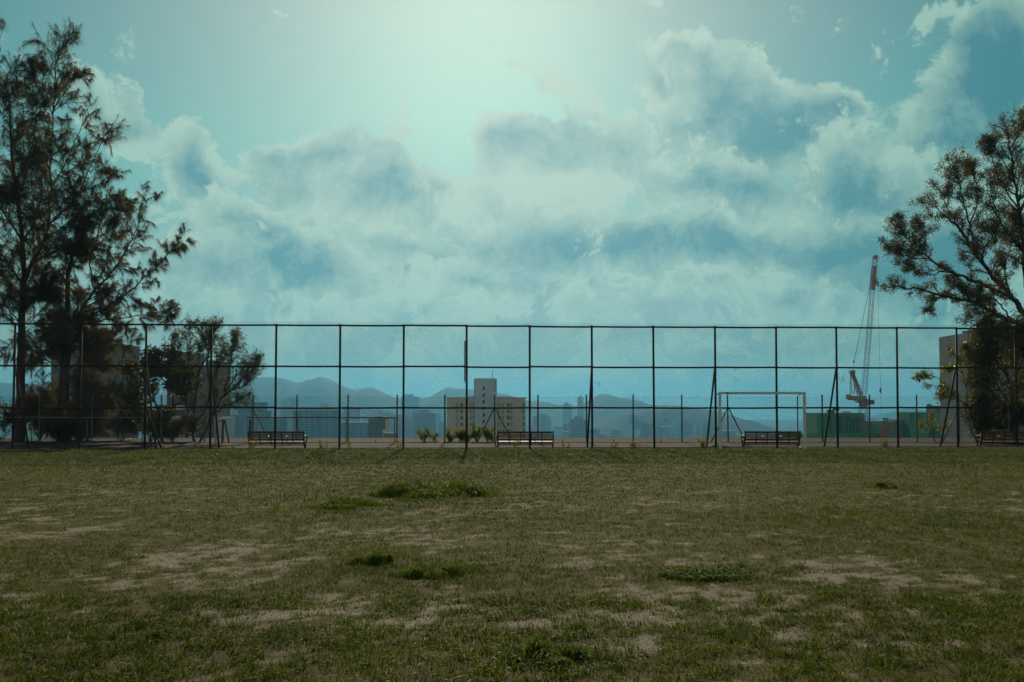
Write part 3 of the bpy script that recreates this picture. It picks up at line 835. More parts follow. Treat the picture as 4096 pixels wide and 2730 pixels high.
# ---- dark tower block with a pale annex
def dark_block():
    D = 520.0; k = D / FPX; c = at(1510, 1632, D); z0 = tz(c.x, D)
    e = tag(empty('tower_block', (c.x, D, z0)), 'plain dark grey tower block with a stepped roof behind the handrail', 'building')
    X_ = lambda u: (u - 1510) * k
    Z_ = lambda v: at(1510, v, D).z - z0
    MB().box(X_(1474), X_(1541), 0, 14, 0, Z_(1677)).build('wall', M['darkwall'], e)
    MB().box(X_(1541), X_(1546), 0.4, 13, 0, Z_(1678)).build('corner_strip', M['cream'], e)
    MB().box(X_(1473), X_(1543), -.3, 14.3, Z_(1677), Z_(1675)).build('roof_edge', M['greywall'], e)
    MB().box(X_(1497), X_(1530), 2, 11, Z_(1675), Z_(1667)).build('plant_room', M['greywall'], e)
    MB().box(X_(1530), X_(1546), 2.5, 10, Z_(1675), Z_(1668)).build('plant_room', M['cream'], e)
    MB().tube([(X_(1516), 5, Z_(1667)), (X_(1516), 5, Z_(1648))], .12, 5).build('mast', M['cable'], e)
    D = 480.0; k = D / FPX; c = at(1560, 1632, D); z0 = tz(c.x, D)
    e = tag(empty('annex_building', (c.x, D, z0)), 'low pale annex in front of the plain dark tower block', 'building')
    X2 = lambda u: (u - 1560) * k
    Z2 = lambda v: at(1560, v, D).z - z0
    MB().box(X2(1532), X2(1586), 0, 8, 0, Z2(1733)).build('wall', M['greywall'], e)
    MB().box(X2(1531.5), X2(1533), -.2, 8, 0, Z2(1722)).build('chimney', M['pale'], e)
    windows(e, win_mesh(.9, 1.0, 1), [X2(1556), X2(1572)], [Z2(1762)], -.03)
dark_block()

# ---- two slate apartment slabs with light balcony ledges
def slab(label, u0, u1, v_top, D, wall, step_px, ledge_spans, roofs=(), crown=None):
    k = D / FPX; uc = (u0 + u1) / 2; c = at(uc, 1632, D); z0 = tz(c.x, D)
    e = tag(empty('apartment_slab', (c.x, D, z0)), label, 'building', 'slate apartment slabs')
    X_ = lambda u: (u - uc) * k
    Z_ = lambda v: at(uc, v, D).z - z0
    MB().box(X_(u0), X_(u1), 0, 24, 0, Z_(v_top)).build('wall', wall, e)
    for a, b, v in roofs: MB().box(X_(a), X_(b), 3, 20, Z_(v_top), Z_(v)).build('roof_block', wall, e)
    v = v_top + step_px * 1.2
    while v < 1765:
        for a, b in ledge_spans:
            MB().box(X_(a), X_(b), -1.2, -.02, Z_(v), Z_(v) + .55).build('balcony', M['ledge'], e)
        v += step_px
    if crown:
        for a, b in crown: MB().box(X_(a), X_(b), -.8, 1.5, Z_(v_top) + .02, Z_(v_top) + 1.4).build('parapet', M['ledge'], e)
    return e
slab('slate apartment slab with a darker upper block left of the first bench', 952, 1062, 1644, 980, M['slatewall'], 10.4,
     [(976, 988), (1012, 1026), (1034, 1046), (1050, 1060)], [(946, 1050, 1610)], None)
slab('lower slate slab with rows of balcony ledges behind the first bench', 1062, 1128, 1668, 1020, M['slatewall'], 10.4, [(1066, 1074), (1080, 1096), (1104, 1122)])
slab('long slate slab with a toothed parapet behind the handrail', 1172, 1350, 1643, 1060, M['slatewall'], 10.2,
     [(1210, 1226), (1232, 1244), (1256, 1266), (1290, 1306), (1312, 1330)], [(1190, 1345, 1640)], [(1190 + i * 14, 1200 + i * 14) for i in range(11)])
slab('narrow slate slab beside the plain dark tower block', 1352, 1470, 1690, 1100, M['slatewall'], 10.6, [(1422, 1440), (1448, 1462)])
slab('blue grey slab seen past the small multi stemmed tree', 885, 948, 1660, 900, M['slatewall'], 11.0, [(900, 912), (930, 940)])

# ---- grey tower behind the casuarinas
def grey_tower():
    D = 180.0; k = D / FPX; c = at(320, 1632, D); z0 = tz(c.x, D)
    e = tag(empty('grey_tower', (c.x, D, z0)), 'grey apartment tower half hidden behind the casuarinas', 'building')
    X_ = lambda u: (u - 320) * k
    Z_ = lambda v: at(320, v, D).z - z0
    MB().box(X_(186), X_(300), 1.5, 12, 0, Z_(1380)).build('wing', M['greywall'], e)
    MB().box(X_(300), X_(345), 3.0, 12, 0, Z_(1306)).build('lift_core', M['greywall'], e)
    MB().box(X_(345), X_(456), 0, 12, 0, Z_(1376)).build('wing', M['greywall'], e)
    MB().box(X_(343), X_(458), -.2, 12.2, Z_(1376), Z_(1371)).build('roof_edge', M['pale'], e)
    w1 = win_mesh(1.5, 1.3, 2)
    rows = [Z_(1440 + i * 57) for i in range(6)]
    windows(e, w1, [X_(370), X_(420)], rows, -.03); windows(e, w1, [X_(205), X_(255)], rows, 1.46)
grey_tower()

# ---- stepped grey building behind the small trees
def stepped_block():
    D = 205.0; k = D / FPX; c = at(760, 1632, D); z0 = tz(c.x, D)
    e = tag(empty('stepped_building', (c.x, D, z0)), 'grey stepped apartment building behind the small leafy trees', 'building')
    X_ = lambda u: (u - 760) * k
    Z_ = lambda v: at(760, v, D).z - z0
    parts = [(616, 672, 1.0, 1620, 'greywall'), (640, 735, 4.0, 1405, 'greywall'), (672, 735, 2.2, 1520, 'greywall'), (735, 775, 0.0, 1685, 'pale'),
             (775, 862, 1.6, 1470, 'greywall'), (862, 896, -.6, 1670, 'pale'), (800, 850, 3.4, 1440, 'greywall')]
    for a, b, y, v, mt in parts: MB().box(X_(a), X_(b) - .01, y, y + 10 - .013 * a / 10, 0, Z_(v)).build('wing', M[mt], e)
    wa, wb = win_mesh(1.15, 1.5, 1), win_mesh(.8, 1.5, 0)
    windows(e, wb, [X_(749)], [Z_(1717), Z_(1762)], -.03)
    windows(e, wa, [X_(683), X_(712)], [Z_(1566), Z_(1624), Z_(1710), Z_(1752)], 2.16)
    windows(e, wa, [X_(800), X_(835)], [Z_(1540), Z_(1595), Z_(1650), Z_(1705), Z_(1760)], 1.56)
    windows(e, wb, [X_(640)], [Z_(1668), Z_(1720)], .96)
    for v in (1683, 1640, 1588): MB().box(X_(673), X_(726), 1.3, 2.18, Z_(v), Z_(v) + .9).build('balcony', M['pale'], e)
stepped_block()

# ---- pale building behind the tree at the right edge
M['shadepale'] = material('grey white render', (0.27, 0.27, 0.27), 0.85, second=(0.34, 0.34, 0.335), scale=0.3)
def pale_building():
    D = 140.0; k = D / FPX; c = at(4000, 1632, D); z0 = tz(c.x, D)
    e = tag(empty('pale_building', (c.x, D, z0)), 'pale high building half hidden by the large tree at the edge', 'building')
    X_ = lambda u: (u - 4000) * k
    Z_ = lambda v: at(4000, v, D).z - z0
    MB().box(X_(3884), X_(3940), .6, 10, 0, Z_(1330)).build('wing', M['shadepale'], e)
    MB().box(X_(3940), X_(4010), 0, 10, 0, Z_(1352)).build('bay', M['shadepale'], e)
    MB().box(X_(4010), X_(4300), 1.4, 12, 0, Z_(1300)).build('wing', M['greywall'], e)
    wb = win_mesh(1.7, .95, 2)
    windows(e, wb, [X_(3972)], [Z_(1414 + i * 86) for i in range(5)], -.03)
    windows(e, win_mesh(1.2, 1.1, 1), [X_(4050), X_(4120)], [Z_(1430 + i * 86) for i in range(5)], 1.36)
    for i in range(5): MB().box(X_(3941), X_(4012), -.7, -.02, Z_(1430 + i * 86) - .5, Z_(1430 + i * 86)).build('balcony', M['shadepale'], e)
    lp = at(3913, 1765, 48.0)
    tag(MB().tube([(0, 0, -.1), (0, 0, 5.2)], .055, 8).box(-.09, .09, -.09, .09, -.1, .03).tube([(0, 0, 5.2), (0, 0, 5.26)], [.06, .03], 8)
        .build('steel_pole', M['wood'], None, False, (lp.x, 48.0, BANK_Z)), 'tall plain grey pole rising among the saplings by the last bench', 'pole')
pale_building()

# ---- construction site
def site():
    D = 360.0; k = D / FPX
    def start(name, u, label, D=D):
        c = at(u, 1632, D); z0 = tz(c.x, D)
        e = tag(empty(name, (c.x, D, z0)), label, 'building')
        kk = D / FPX
        return e, (lambda q: (q - u) * kk), (lambda v: at(u, v, D).z - z0)
    e, X_, Z_ = start('netted_building', 3370, 'unfinished building wrapped in green netting below the crane jib')
    MB().box(X_(3274), X_(3466), 2, 16, 0, Z_(1653)).build('upper_net', M['net'], e)
    for i in range(10):
        a = 3276 + i * 14.2; MB().box(X_(a), X_(a + 13.4), 1.6, 1.99, Z_(1735), Z_(1664 + (i * 7 % 5))).build('net_panel', M['netdark'] if i in (3, 6, 8) else M['net'], e)
    MB().box(X_(3388), X_(3440), 1.2, 1.58, Z_(1732), Z_(1673)).build('scaffold_panel', M['netdark'], e)
    for i in range(13):
        u = 3292 + i * 13; MB().tube([(X_(u), 1.0, Z_(1737)), (X_(u), 1.0, Z_(1690 if i % 2 else 1680))], .10, 4).build('scaffold_pole', M['rawconc'], e)
    m = MB()
    for i in range(22): m.tube([(X_(3276 + i * 8.6), 3, Z_(1653)), (X_(3276 + i * 8.6), 3, Z_(1647 - (i * 5) % 4))], .07, 4)
    tag(m.build('rebar', M['rustred'], e), kind='stuff')
    pm = MB().box(X_(3331), X_(3353), 4, 7, Z_(1653), Z_(1640)).box(X_(3353), X_(3374), 4.5, 6.5, Z_(1643), Z_(1628)); pm.build('plant_machine', M['darkwall'], e)
    for u in (3380, 3390, 3397, 3406): MB().prism([(X_(u - 4), Z_(1652)), (X_(u + 5), Z_(1652)), (X_(u), Z_(1645))], 2.5, 3.5).build('formwork', M['rustred'], e)
    e, X_, Z_ = start('site_hoarding', 3330, 'long green site hoarding in front of the netted building', 350.0)
    for i in range(15):
        a = 3100 + i * 31; MB().box(X_(a), X_(a + 30.6), (i % 3) * .05, .6, 0, Z_(1734 + (i * 3) % 3)).build('panel', M['net'], e)
    e, X_, Z_ = start('netted_block', 3765, 'second green netted block behind the saplings', 365.0)
    MB().box(X_(3646), X_(3892), 1, 14, 0, Z_(1650)).build('net_wrap', M['net'], e)
    for i in range(8):
        a = 3650 + i * 29.6; MB().box(X_(a), X_(a + 28.6), .5, .98, Z_(1703), Z_(1655 + (i * 5) % 4)).build('net_panel', M['netdark'] if i % 3 == 2 else M['net'], e)
    MB().box(X_(3720), X_(3840), .3, .98, Z_(1768), Z_(1711)).build('scaffold_panel', M['netdark'], e)
    MB().box(X_(3640), X_(3890), .0, .3, Z_(1704.5), Z_(1702)).build('ledge', M['net'], e)
    MB().box(X_(3745), X_(3790), 4, 9, Z_(1650), Z_(1624)).box(X_(3735), X_(3745), 4, 6, Z_(1624), Z_(1617)).build('plant_room', M['darkwall'], e)
    MB().box(X_(3790), X_(3875), 4, 9, Z_(1650), Z_(1627)).box(X_(3820), X_(3850), 4.5, 8, Z_(1627), Z_(1615)).build('plant_room', M['darkwall'], e)
    e, X_, Z_ = start('concrete_shell', 3540, 'bare brown concrete shell between the two green netted blocks', 372.0)
    for a, b, v, q in ((3467, 3527, 1685, 0), (3551, 3590, 1686, .4), (3586, 3611, 1679, .9), (3606, 3648, 1680, 1.3)): MB().box(X_(a), X_(b), q, 10 + q, 0, Z_(v)).build('wall', M['rawconc'], e)
    for a in (3480, 3500, 3515): MB().tube([(X_(a), 2, Z_(1685)), (X_(a), 2, Z_(1676))], .09, 4).build('steel_post', M['cable'], e)
    MB().box(X_(3478), X_(3520), 1.9, 2.1, Z_(1677), Z_(1676)).build('steel_beam', M['cable'], e)
    MB().box(X_(3466), X_(3530), -.6, -.05, 0, Z_(1704)).build('net_panel', M['net'], e)
    e, X_, Z_ = start('red_steel_frame', 3540, 'rust red steel column form topped by dark bars', 345.0)
    MB().box(X_(3530), X_(3557), 0, 3, 0, Z_(1700)).build('column', M['rustred'], e)
    MB().box(X_(3520), X_(3530), .3, 3, 0, Z_(1735)).build('column', M['rustred'], e)
    for a in (3536, 3541, 3547, 3554): MB().tube([(X_(a), 1, Z_(1700)), (X_(a), 1, Z_(1674))], .14, 4).build('bar', M['cable'], e)
    MB().box(X_(3533), X_(3557), .8, 1.2, Z_(1677), Z_(1673)).build('cross_beam', M['cable'], e)
site()

def lattice(mb, p0, p1, w0, w1, bays, r, rb, side=Vector((0, 1, 0))):
    """square lattice boom from p0 to p1"""
    p0, p1 = Vector(p0), Vector(p1); ax = (p1 - p0).normalized(); b = side.normalized(); a = ax.cross(b).normalized()
    def corner(t, i):
        w = (w0 + (w1 - w0) * t) / 2; s = ((-1, -1), (1, -1), (1, 1), (-1, 1))[i]
        return p0.lerp(p1, t) + a * (w * s[0]) + b * (w * s[1])
    for i in range(4): mb.tube([corner(0, i), corner(1, i)], r, 4)
    for k in range(bays):
        t0, t1 = k / bays, (k + 1) / bays
        for i in range(4):
            j = (i + 1) % 4
            mb.tube([corner(t0, i), corner(t1, j)] if (k + i) % 2 else [corner(t0, j), corner(t1, i)], rb, 3, False)
            mb.tube([corner(t1, i), corner(t1, j)], rb, 3, False)

def tower_crane():
    D = 358.0; k = D / FPX; u0 = 3452; c = at(u0, 1632, D); z0 = tz(c.x, D)
    e = tag(empty('tower_crane', (c.x, D, z0)), 'orange luffing tower crane with its jib raised steeply above the netted building', 'crane')
    X_ = lambda u: (u - u0) * k
    Z_ = lambda v: at(u0, v, D).z - z0
    P = lambda u, v, y=0.0: (X_(u), y, Z_(v))
    m = MB(); lattice(m, (X_(3453), 0, 0), P(3453, 1628), 2.3, 2.3, 30, .12, .06); m.build('mast', M['crane'], e)
    MB().box(X_(3434), X_(3470), -1.8, 1.8, Z_(1667), Z_(1664)).build('collar', M['crane'], e)
    MB().tube([P(3453, 1628), P(3453, 1620), P(3453, 1616)], [1.3, 1.9, 1.6], 12).build('slewing_ring', M['cranegrey'], e)
    MB().prism([(X_(3438), Z_(1621)), (X_(3468), Z_(1621)), (X_(3462), Z_(1585)), (X_(3440), Z_(1600))], -1.2, 1.2).build('slewing_frame', M['crane'], e)
    cj = MB().box(X_(3396), X_(3460), -1.3, 1.3, Z_(1600), Z_(1584)).build('counter_jib', M['crane'], e)
    MB().box(X_(3390), X_(3398), -1.6, 1.6, Z_(1598), Z_(1579)).build('counterweight', M['craneblock'], cj)
    MB().box(X_(3398), X_(3437), -1.5, 1.5, Z_(1601.5), Z_(1588)).build('ballast_box', M['craneblock'], cj)
    for a, b in (((3415, 1601), (3443, 1618)), ((3427, 1601), (3446, 1612))):
        MB().tube([P(*a), P(*b)], .22, 5).build('strut', M['crane'], cj)
    MB().box(X_(3461), X_(3474), -1.8, .4, Z_(1621), Z_(1598)).build('machine_house', M['cranegrey'], e)
    cab = MB().box(X_(3477), X_(3487), -2.6, -.8, Z_(1619), Z_(1602)).box(X_(3474), X_(3490), -2.8, -.6, Z_(1602), Z_(1600.5)).build('cab', M['cranegrey'], e)
    MB().box(X_(3478), X_(3488), -2.68, -2.62, Z_(1614), Z_(1605)).build('window', M['glass'], cab)
    # A frame
    top = P(3409, 1484)
    for y in (-1.0, 1.0):
        MB().tube([(X_(3449), y, Z_(1583)), (X_(3412), y * .4, Z_(1484))], .22, 5).build('a_frame_leg', M['crane'], e)
        MB().tube([(X_(3436), y, Z_(1583)), (X_(3407), y * .4, Z_(1486))], .20, 5).build('a_frame_leg', M['crane'], e)
        MB().tube([(X_(3405), y, Z_(1581)), (X_(3405), y * .4, Z_(1488))], .13, 5).build('a_frame_tie', M['crane'], e)
    m = MB()
    for a, b in (((3418, 1510), (3419, 1578)), ((3413, 1578), (3422, 1545)), ((3430, 1578), (3438, 1540)), ((3408, 1542), (3447, 1541)), ((3420, 1569), (3448, 1569)), ((3426, 1560), (3440, 1545))): m.tube([P(*a), P(*b)], .11, 4)
    m.build('a_frame_bracing', M['crane'], e)
    MB().box(X_(3397), X_(3424), -1.2, 1.2, Z_(1493), Z_(1491.5)).build('platform', M['crane'], e)
    m = MB()
    for u in (3396, 3401, 3406): m.tube([P(u, 1491), P(u, 1482)], .06, 4)
    m.tube([P(3396, 1482), P(3406, 1482)], .06, 4); m.build('guard_rail', M['crane'], e)
    MB().box(X_(3407), X_(3420), -.8, .8, Z_(1498), Z_(1482)).build('sheave_head', M['crane'], e)
    # jib
    jb, jt = Vector(P(3457, 1580)), Vector(P(3510, 1028))
    m = MB(); lattice(m, jb, jt, 1.5, 1.2, 46, .07, .028); jib = m.build('jib', M['crane'], e)
    mid0, mid1 = jb.lerp(jt, .755), jb.lerp(jt, .93)
    m = MB(); lattice(m, mid0, mid1, 1.5, 1.35, 2, .09, .06)
    d = (mid1 - mid0)
    side = Vector((d.z, 0, -d.x)).normalized()
    m.add([mid0 + side * .6 + Vector((0, -1.0, 0)), mid0 - side * .6 + Vector((0, -1.0, 0)), mid1 - side * .6 + Vector((0, -1.0, 0)), mid1 + side * .6 + Vector((0, -1.0, 0)),
           mid0 + side * .6 + Vector((0, -.86, 0)), mid0 - side * .6 + Vector((0, -.86, 0)), mid1 - side * .6 + Vector((0, -.86, 0)), mid1 + side * .6 + Vector((0, -.86, 0))],
          [(0, 1, 2, 3), (7, 6, 5, 4), (0, 3, 7, 4), (1, 5, 6, 2)])
    m.build('banner_panel', M['rustred'], jib)
    m = MB().tube([P(3517, 1024), P(3527, 1027), P(3525, 1047), P(3514, 1047)], .10, 4).tube([P(3521, 1025), P(3519, 1047)], .08, 4).box(X_(3505), X_(3518), -.9, .9, Z_(1037), Z_(1023))
    m.build('jib_head', M['crane'], jib)
    m = MB().tube([P(3412, 1484), P(3419, 1447)], .05, 4).tube([P(3419, 1447), P(3498, 1098)], .09, 4).tube([P(3498, 1098), P(3506, 1040)], .06, 4)
    m.tube([P(3417, 1450), P(3420, 1442)], [.45, .2], 6); m.build('luffing_rope', M['cable'], e)
    m = MB().tube([P(3517, 1040, -.3), P(3522, 1557, -.3)], .045, 4); m.tube([P(3522, 1661, -.3), P(3522, 1575, -.3)], .04, 4); m.build('hoist_rope', M['cable'], e)
    MB().tube([P(3522, 1552, -.3), P(3522, 1559, -.3), P(3522, 1566, -.3), P(3522, 1575, -.3)], [.15, .42, .36, .10], 6).build('hook_block', M['crane'], e)
    # company lettering on the counter jib
    cu = bpy.data.curves.new('lettering', 'FONT'); cu.body = '中國建築'; cu.size = 1.25; cu.extrude = 0.01
    t_ = bpy.data.objects.new('lettering', cu); C.objects.link(t_)
    dg = bpy.context.evaluated_depsgraph_get(); me = bpy.data.meshes.new_from_object(t_.evaluated_get(dg))
    bpy.data.objects.remove(t_)
    o = link('lettering', me, M['sign'], cj); o.rotation_euler = (math.pi / 2, 0, 0); o.location = (X_(3400.5) + .45, -1.56, Z_(1597))
tower_crane()

# ---- the hazy city under the hills
def far_tower_mesh(kind):
    m = MB()
    if kind == 0:
        m.box(-.5, .5, -.18, .18, 0, 1).box(-.18, .18, -.5, .5, 0, .995).box(-.16, .16, -.16, .16, 1, 1.05)
        for k in range(4): x = -.42 + k * .24; m.box(x, x + .09, -.22, -.181, 0, .97)
    elif kind == 1:
        m.box(-.5, .5, -.3, .3, 0, .96).box(-.3, .2, -.2, .2, .96, 1.02)
        for k in range(6): x = -.47 + k * .165; m.box(x, x + .08, -.35, -.301, 0, .94)
    else:
        m.box(-.5, -.05, -.3, .3, 0, 1).box(-.05, .05, -.2, .2, 0, .97).box(.05, .5, -.3, .3, 0, .99).box(-.35, -.15, -.1, .1, 1, 1.04)
        for k in range(3): m.box(-.45 + k * .13, -.39 + k * .13, -.34, -.301, 0, .96)
    return m.mesh('far_tower')
ft = [far_tower_mesh(i) for i in range(3)]
FARLAB = 'pale blue hazy apartment tower in the distant city below the hills'
rc = random.Random(19)
spots = [(1640, 1581, 70, 2900, 1, 'broad flat topped hazy block filling the dip between the two left hills'), (1832, 1588, 12, 3000, 0, 'thin hazy tower standing alone in the saddle of the hills'),
         (2322, 1589, 24, 2900, 0, 'tallest hazy tower poking above the skyline right of the cream block'), (2268, 1614, 36, 2900, 1, 'stubby hazy tower left of the tallest one on the skyline')]
for u, v, w, D, kd, lb in spots:
    c = at(u, v, D); o = link('far_tower', ft[kd], M['farwall'], None, (c.x, D, CITY_Z)); o.scale = (w * D / FPX, w * D / FPX * .6 + 10, c.z - CITY_Z)
    tag(o, lb, 'building', 'distant city towers')
for i in range(150):
    D = rc.uniform(1350, 3000); u = rc.uniform(880, 3060) if i < 130 else rc.uniform(-150, 880)
    hill_cap = np.interp(u, [0, 900, 1300, 1600, 2200, 2800, 3060], [1600, 1590, 1590, 1610, 1632, 1668, 1735])
    v = rc.triangular(hill_cap, 1765, hill_cap + 0.35 * (1765 - hill_cap))
    wm = rc.uniform(16, 34); c = at(u, v, D)
    o = link('far_tower', ft[rc.randrange(3)], M['farwall'], None, (c.x, D, CITY_Z)); o.scale = (wm, wm * rc.uniform(.7, 1.2), c.z - CITY_Z)
    o.rotation_euler = (0, 0, rc.uniform(-.25, .25))
    tag(o, FARLAB, 'building', 'distant city towers')
hm_ = MB().box(-.5, .5, -.4, .4, 0, 1).box(-.6, .6, -.5, .5, 1, 1.12).mesh('hillside_house')
for u, v, lb in ((1002, 1565, 'leftmost of the tiny pale houses on the wooded left hill'), (1058, 1566, 'second tiny pale house from the left on the wooded hill'), (1140, 1565, 'middle one of the tiny pale houses on the wooded hill'), (1208, 1559, 'tiny pale house under the dip of the left hill crest'), (1284, 1563, 'rightmost of the tiny pale houses under the hill peak')):
    c = at(u, v, 3060); o = link('hillside_house', hm_, M['ledge'], None, (c.x, 3060, c.z - 12)); o.scale = (11, 11, 14)
    tag(o, lb, 'house', 'houses on the hillside')

# ================================================================ trees, bushes and plants
class Tree:
    def __init__(self, seed):
        self.rg = np.random.default_rng(seed); self.mb = MB(); self.twigs = []       # twigs: (p0, p1)
        self.tri, self.tint = [], []
    def limb(self, pts, r0, r1, sides=6):
        n = len(pts)
        rs = [r0 + (r1 - r0) * (i / (n - 1)) ** 0.8 for i in range(n)]
        self.mb.tube([Vector(p) for p in pts], rs, sides, True)
    def smooth(self, pts, k=4, wob=0.0):
        """Catmull-Rom through the given points"""
        P = [np.array(p, float) for p in pts]
        P = [2 * P[0] - P[1]] + P + [2 * P[-1] - P[-2]]
        out = []
        for i in range(1, len(P) - 2):
            for q in range(k):
                t = q / k
                p = 0.5 * ((2 * P[i]) + (-P[i - 1] + P[i + 1]) * t + (2 * P[i - 1] - 5 * P[i] + 4 * P[i + 1] - P[i + 2]) * t * t
                           + (-P[i - 1] + 3 * P[i] - 3 * P[i + 1] + P[i + 2]) * t ** 3)
                out.append(p + self.rg.normal(0, wob, 3))
        out.append(P[-2])
        return out
    def branches(self, path, r, n, length, t0=0.2, up=0.25, spread=1.0, level=1, droop=0.0, twig_every=0.30, outward=None, sub=0.45):
        """side branches along a limb; the last level leaves twigs"""
        rg = self.rg; path = [np.asarray(p) for p in path]
        m = len(path) - 1
        for _ in range(n):
            t = t0 + (1 - t0) * rg.random()
            i = min(int(t * m), m - 1); f = t * m - i
            p = path[i] * (1 - f) + path[i + 1] * f
            ax = path[i + 1] - path[i]; ax = ax / (np.linalg.norm(ax) + 1e-9)
            d = rg.normal(0, 1, 3); d -= ax * d.dot(ax); d /= np.linalg.norm(d) + 1e-9
            d = d * spread + ax * 0.75 + np.array([0, 0, up])
            if outward is not None: d = d + outward * 0.3
            d /= np.linalg.norm(d)
            L = length * (0.55 + 0.8 * rg.random()) * (1.0 - 0.45 * t)
            q = [p]; dd = d.copy(); k = 4
            for s in range(k):
                dd = dd + rg.normal(0, 0.16, 3) + np.array([0, 0, (0.10 * up - droop) * (s + 1) / k]); dd /= np.linalg.norm(dd)
                q.append(q[-1] + dd * L / k)
            rr = r * (1 - 0.6 * t)
            self.limb(q, max(rr, 0.005), max(rr * 0.25, 0.003), 4 if level > 1 else 5)
            if level <= 1:
                for a, b in zip(q[:-1], q[1:]):
                    self.twigs.append((a, b))
            else:
                self.branches(q, rr * 0.5, max(2, int(L / twig_every)), length * sub, 0.15, up, spread, level - 1, droop, twig_every)
                self.twigs.append((q[-2], q[-1]))
    def add_tris(self, P, tint):
        self.tri.append(np.asarray(P, np.float32).reshape(-1, 3)); self.tint.append(np.repeat(np.asarray(tint, np.float32), 3))
    def needles(self, per, length, width, droop=0.8, twigs=None):
        """hanging bunches of fine needles along the twigs"""
        rg = self.rg; tw = twigs or self.twigs
        A = np.array([a for a, b in tw]); B = np.array([b for a, b in tw])
        n = len(A) * per
        idx = np.repeat(np.arange(len(A)), per); t = rg.random(n)[:, None]
        p = A[idx] * (1 - t) + B[idx] * t
        ax = B[idx] - A[idx]; ax /= np.linalg.norm(ax, axis=1, keepdims=True) + 1e-9
        d = rg.normal(0, 1, (n, 3)); d /= np.linalg.norm(d, axis=1, keepdims=True)
        d = d * 0.75 + ax * 0.9; d[:, 2] -= droop * rg.random(n)
        d /= np.linalg.norm(d, axis=1, keepdims=True)
        L = length * (0.5 + rg.random(n))[:, None]
        s = np.cross(d, rg.normal(0, 1, (n, 3))); s /= np.linalg.norm(s, axis=1, keepdims=True) + 1e-9
        w = width
        tip = p + d * L; tip[:, 2] -= 0.25 * droop * L[:, 0]
        P = np.stack([p - s * w, p + s * w, tip], 1)
        self.add_tris(P, np.clip(rg.normal(0.4, 0.25, n), 0, 1))
    def leaves(self, per, length, width, scatter, hang=0.2, twigs=None, tip=0.0):
        """leaf blades (two triangles each) scattered round the twigs"""
        rg = self.rg; tw = twigs or self.twigs
        A = np.array([a for a, b in tw]); B = np.array([b for a, b in tw])
        n = len(A) * per
        idx = np.repeat(np.arange(len(A)), per); t = (tip + (1 - tip) * rg.random(n))[:, None]
        p = A[idx] * (1 - t) + B[idx] * t + rg.normal(0, scatter, (n, 3))
        d = rg.normal(0, 1, (n, 3)); d[:, 2] -= hang; d /= np.linalg.norm(d, axis=1, keepdims=True)
        s = np.cross(d, rg.normal(0, 1, (n, 3))); s /= np.linalg.norm(s, axis=1, keepdims=True) + 1e-9
        L = length * (0.6 + 0.8 * rg.random(n))[:, None]; W = width * (0.6 + 0.8 * rg.random(n))[:, None]
        mid, tp = p + d * L * 0.45, p + d * L
        tint = np.clip(rg.normal(0.42, 0.28, n), 0, 1)
        self.add_tris(np.stack([p, mid - s * W, mid + s * W], 1), tint)
        self.add_tris(np.stack([mid + s * W, mid - s * W, tp], 1), tint)
    def finish(self, name, loc, label, cat, bark, leaf, group=None, crown='crown', trunk='trunk'):
        loc = Vector(loc)
        e = tag(empty(name, loc), label, cat, group)
        me = self.mb.mesh(trunk, True); me.transform(Matrix.Translation(-loc))
        link(trunk, me, bark, e)
        if self.tri:
            v = np.concatenate(self.tri) - np.array(loc, np.float32)
            f = np.arange(len(v)).reshape(-1, 3)
            link(crown, np_mesh(crown, v, f, False, {'tint': np.concatenate(self.tint)}), leaf, e)
        return e

def lift(pts, Y, rg, spread=0.0, z0=None):
    """photograph points -> world, drifting in depth along the limb"""
    out = []; dy = 0.0; step = rg.normal(0, spread) if spread else 0.0
    for i, (u, v) in enumerate(pts):
        out.append(np.array(at(u, v, Y + dy))); dy += step
    if z0 is not None: out[0][2] = z0
    return out

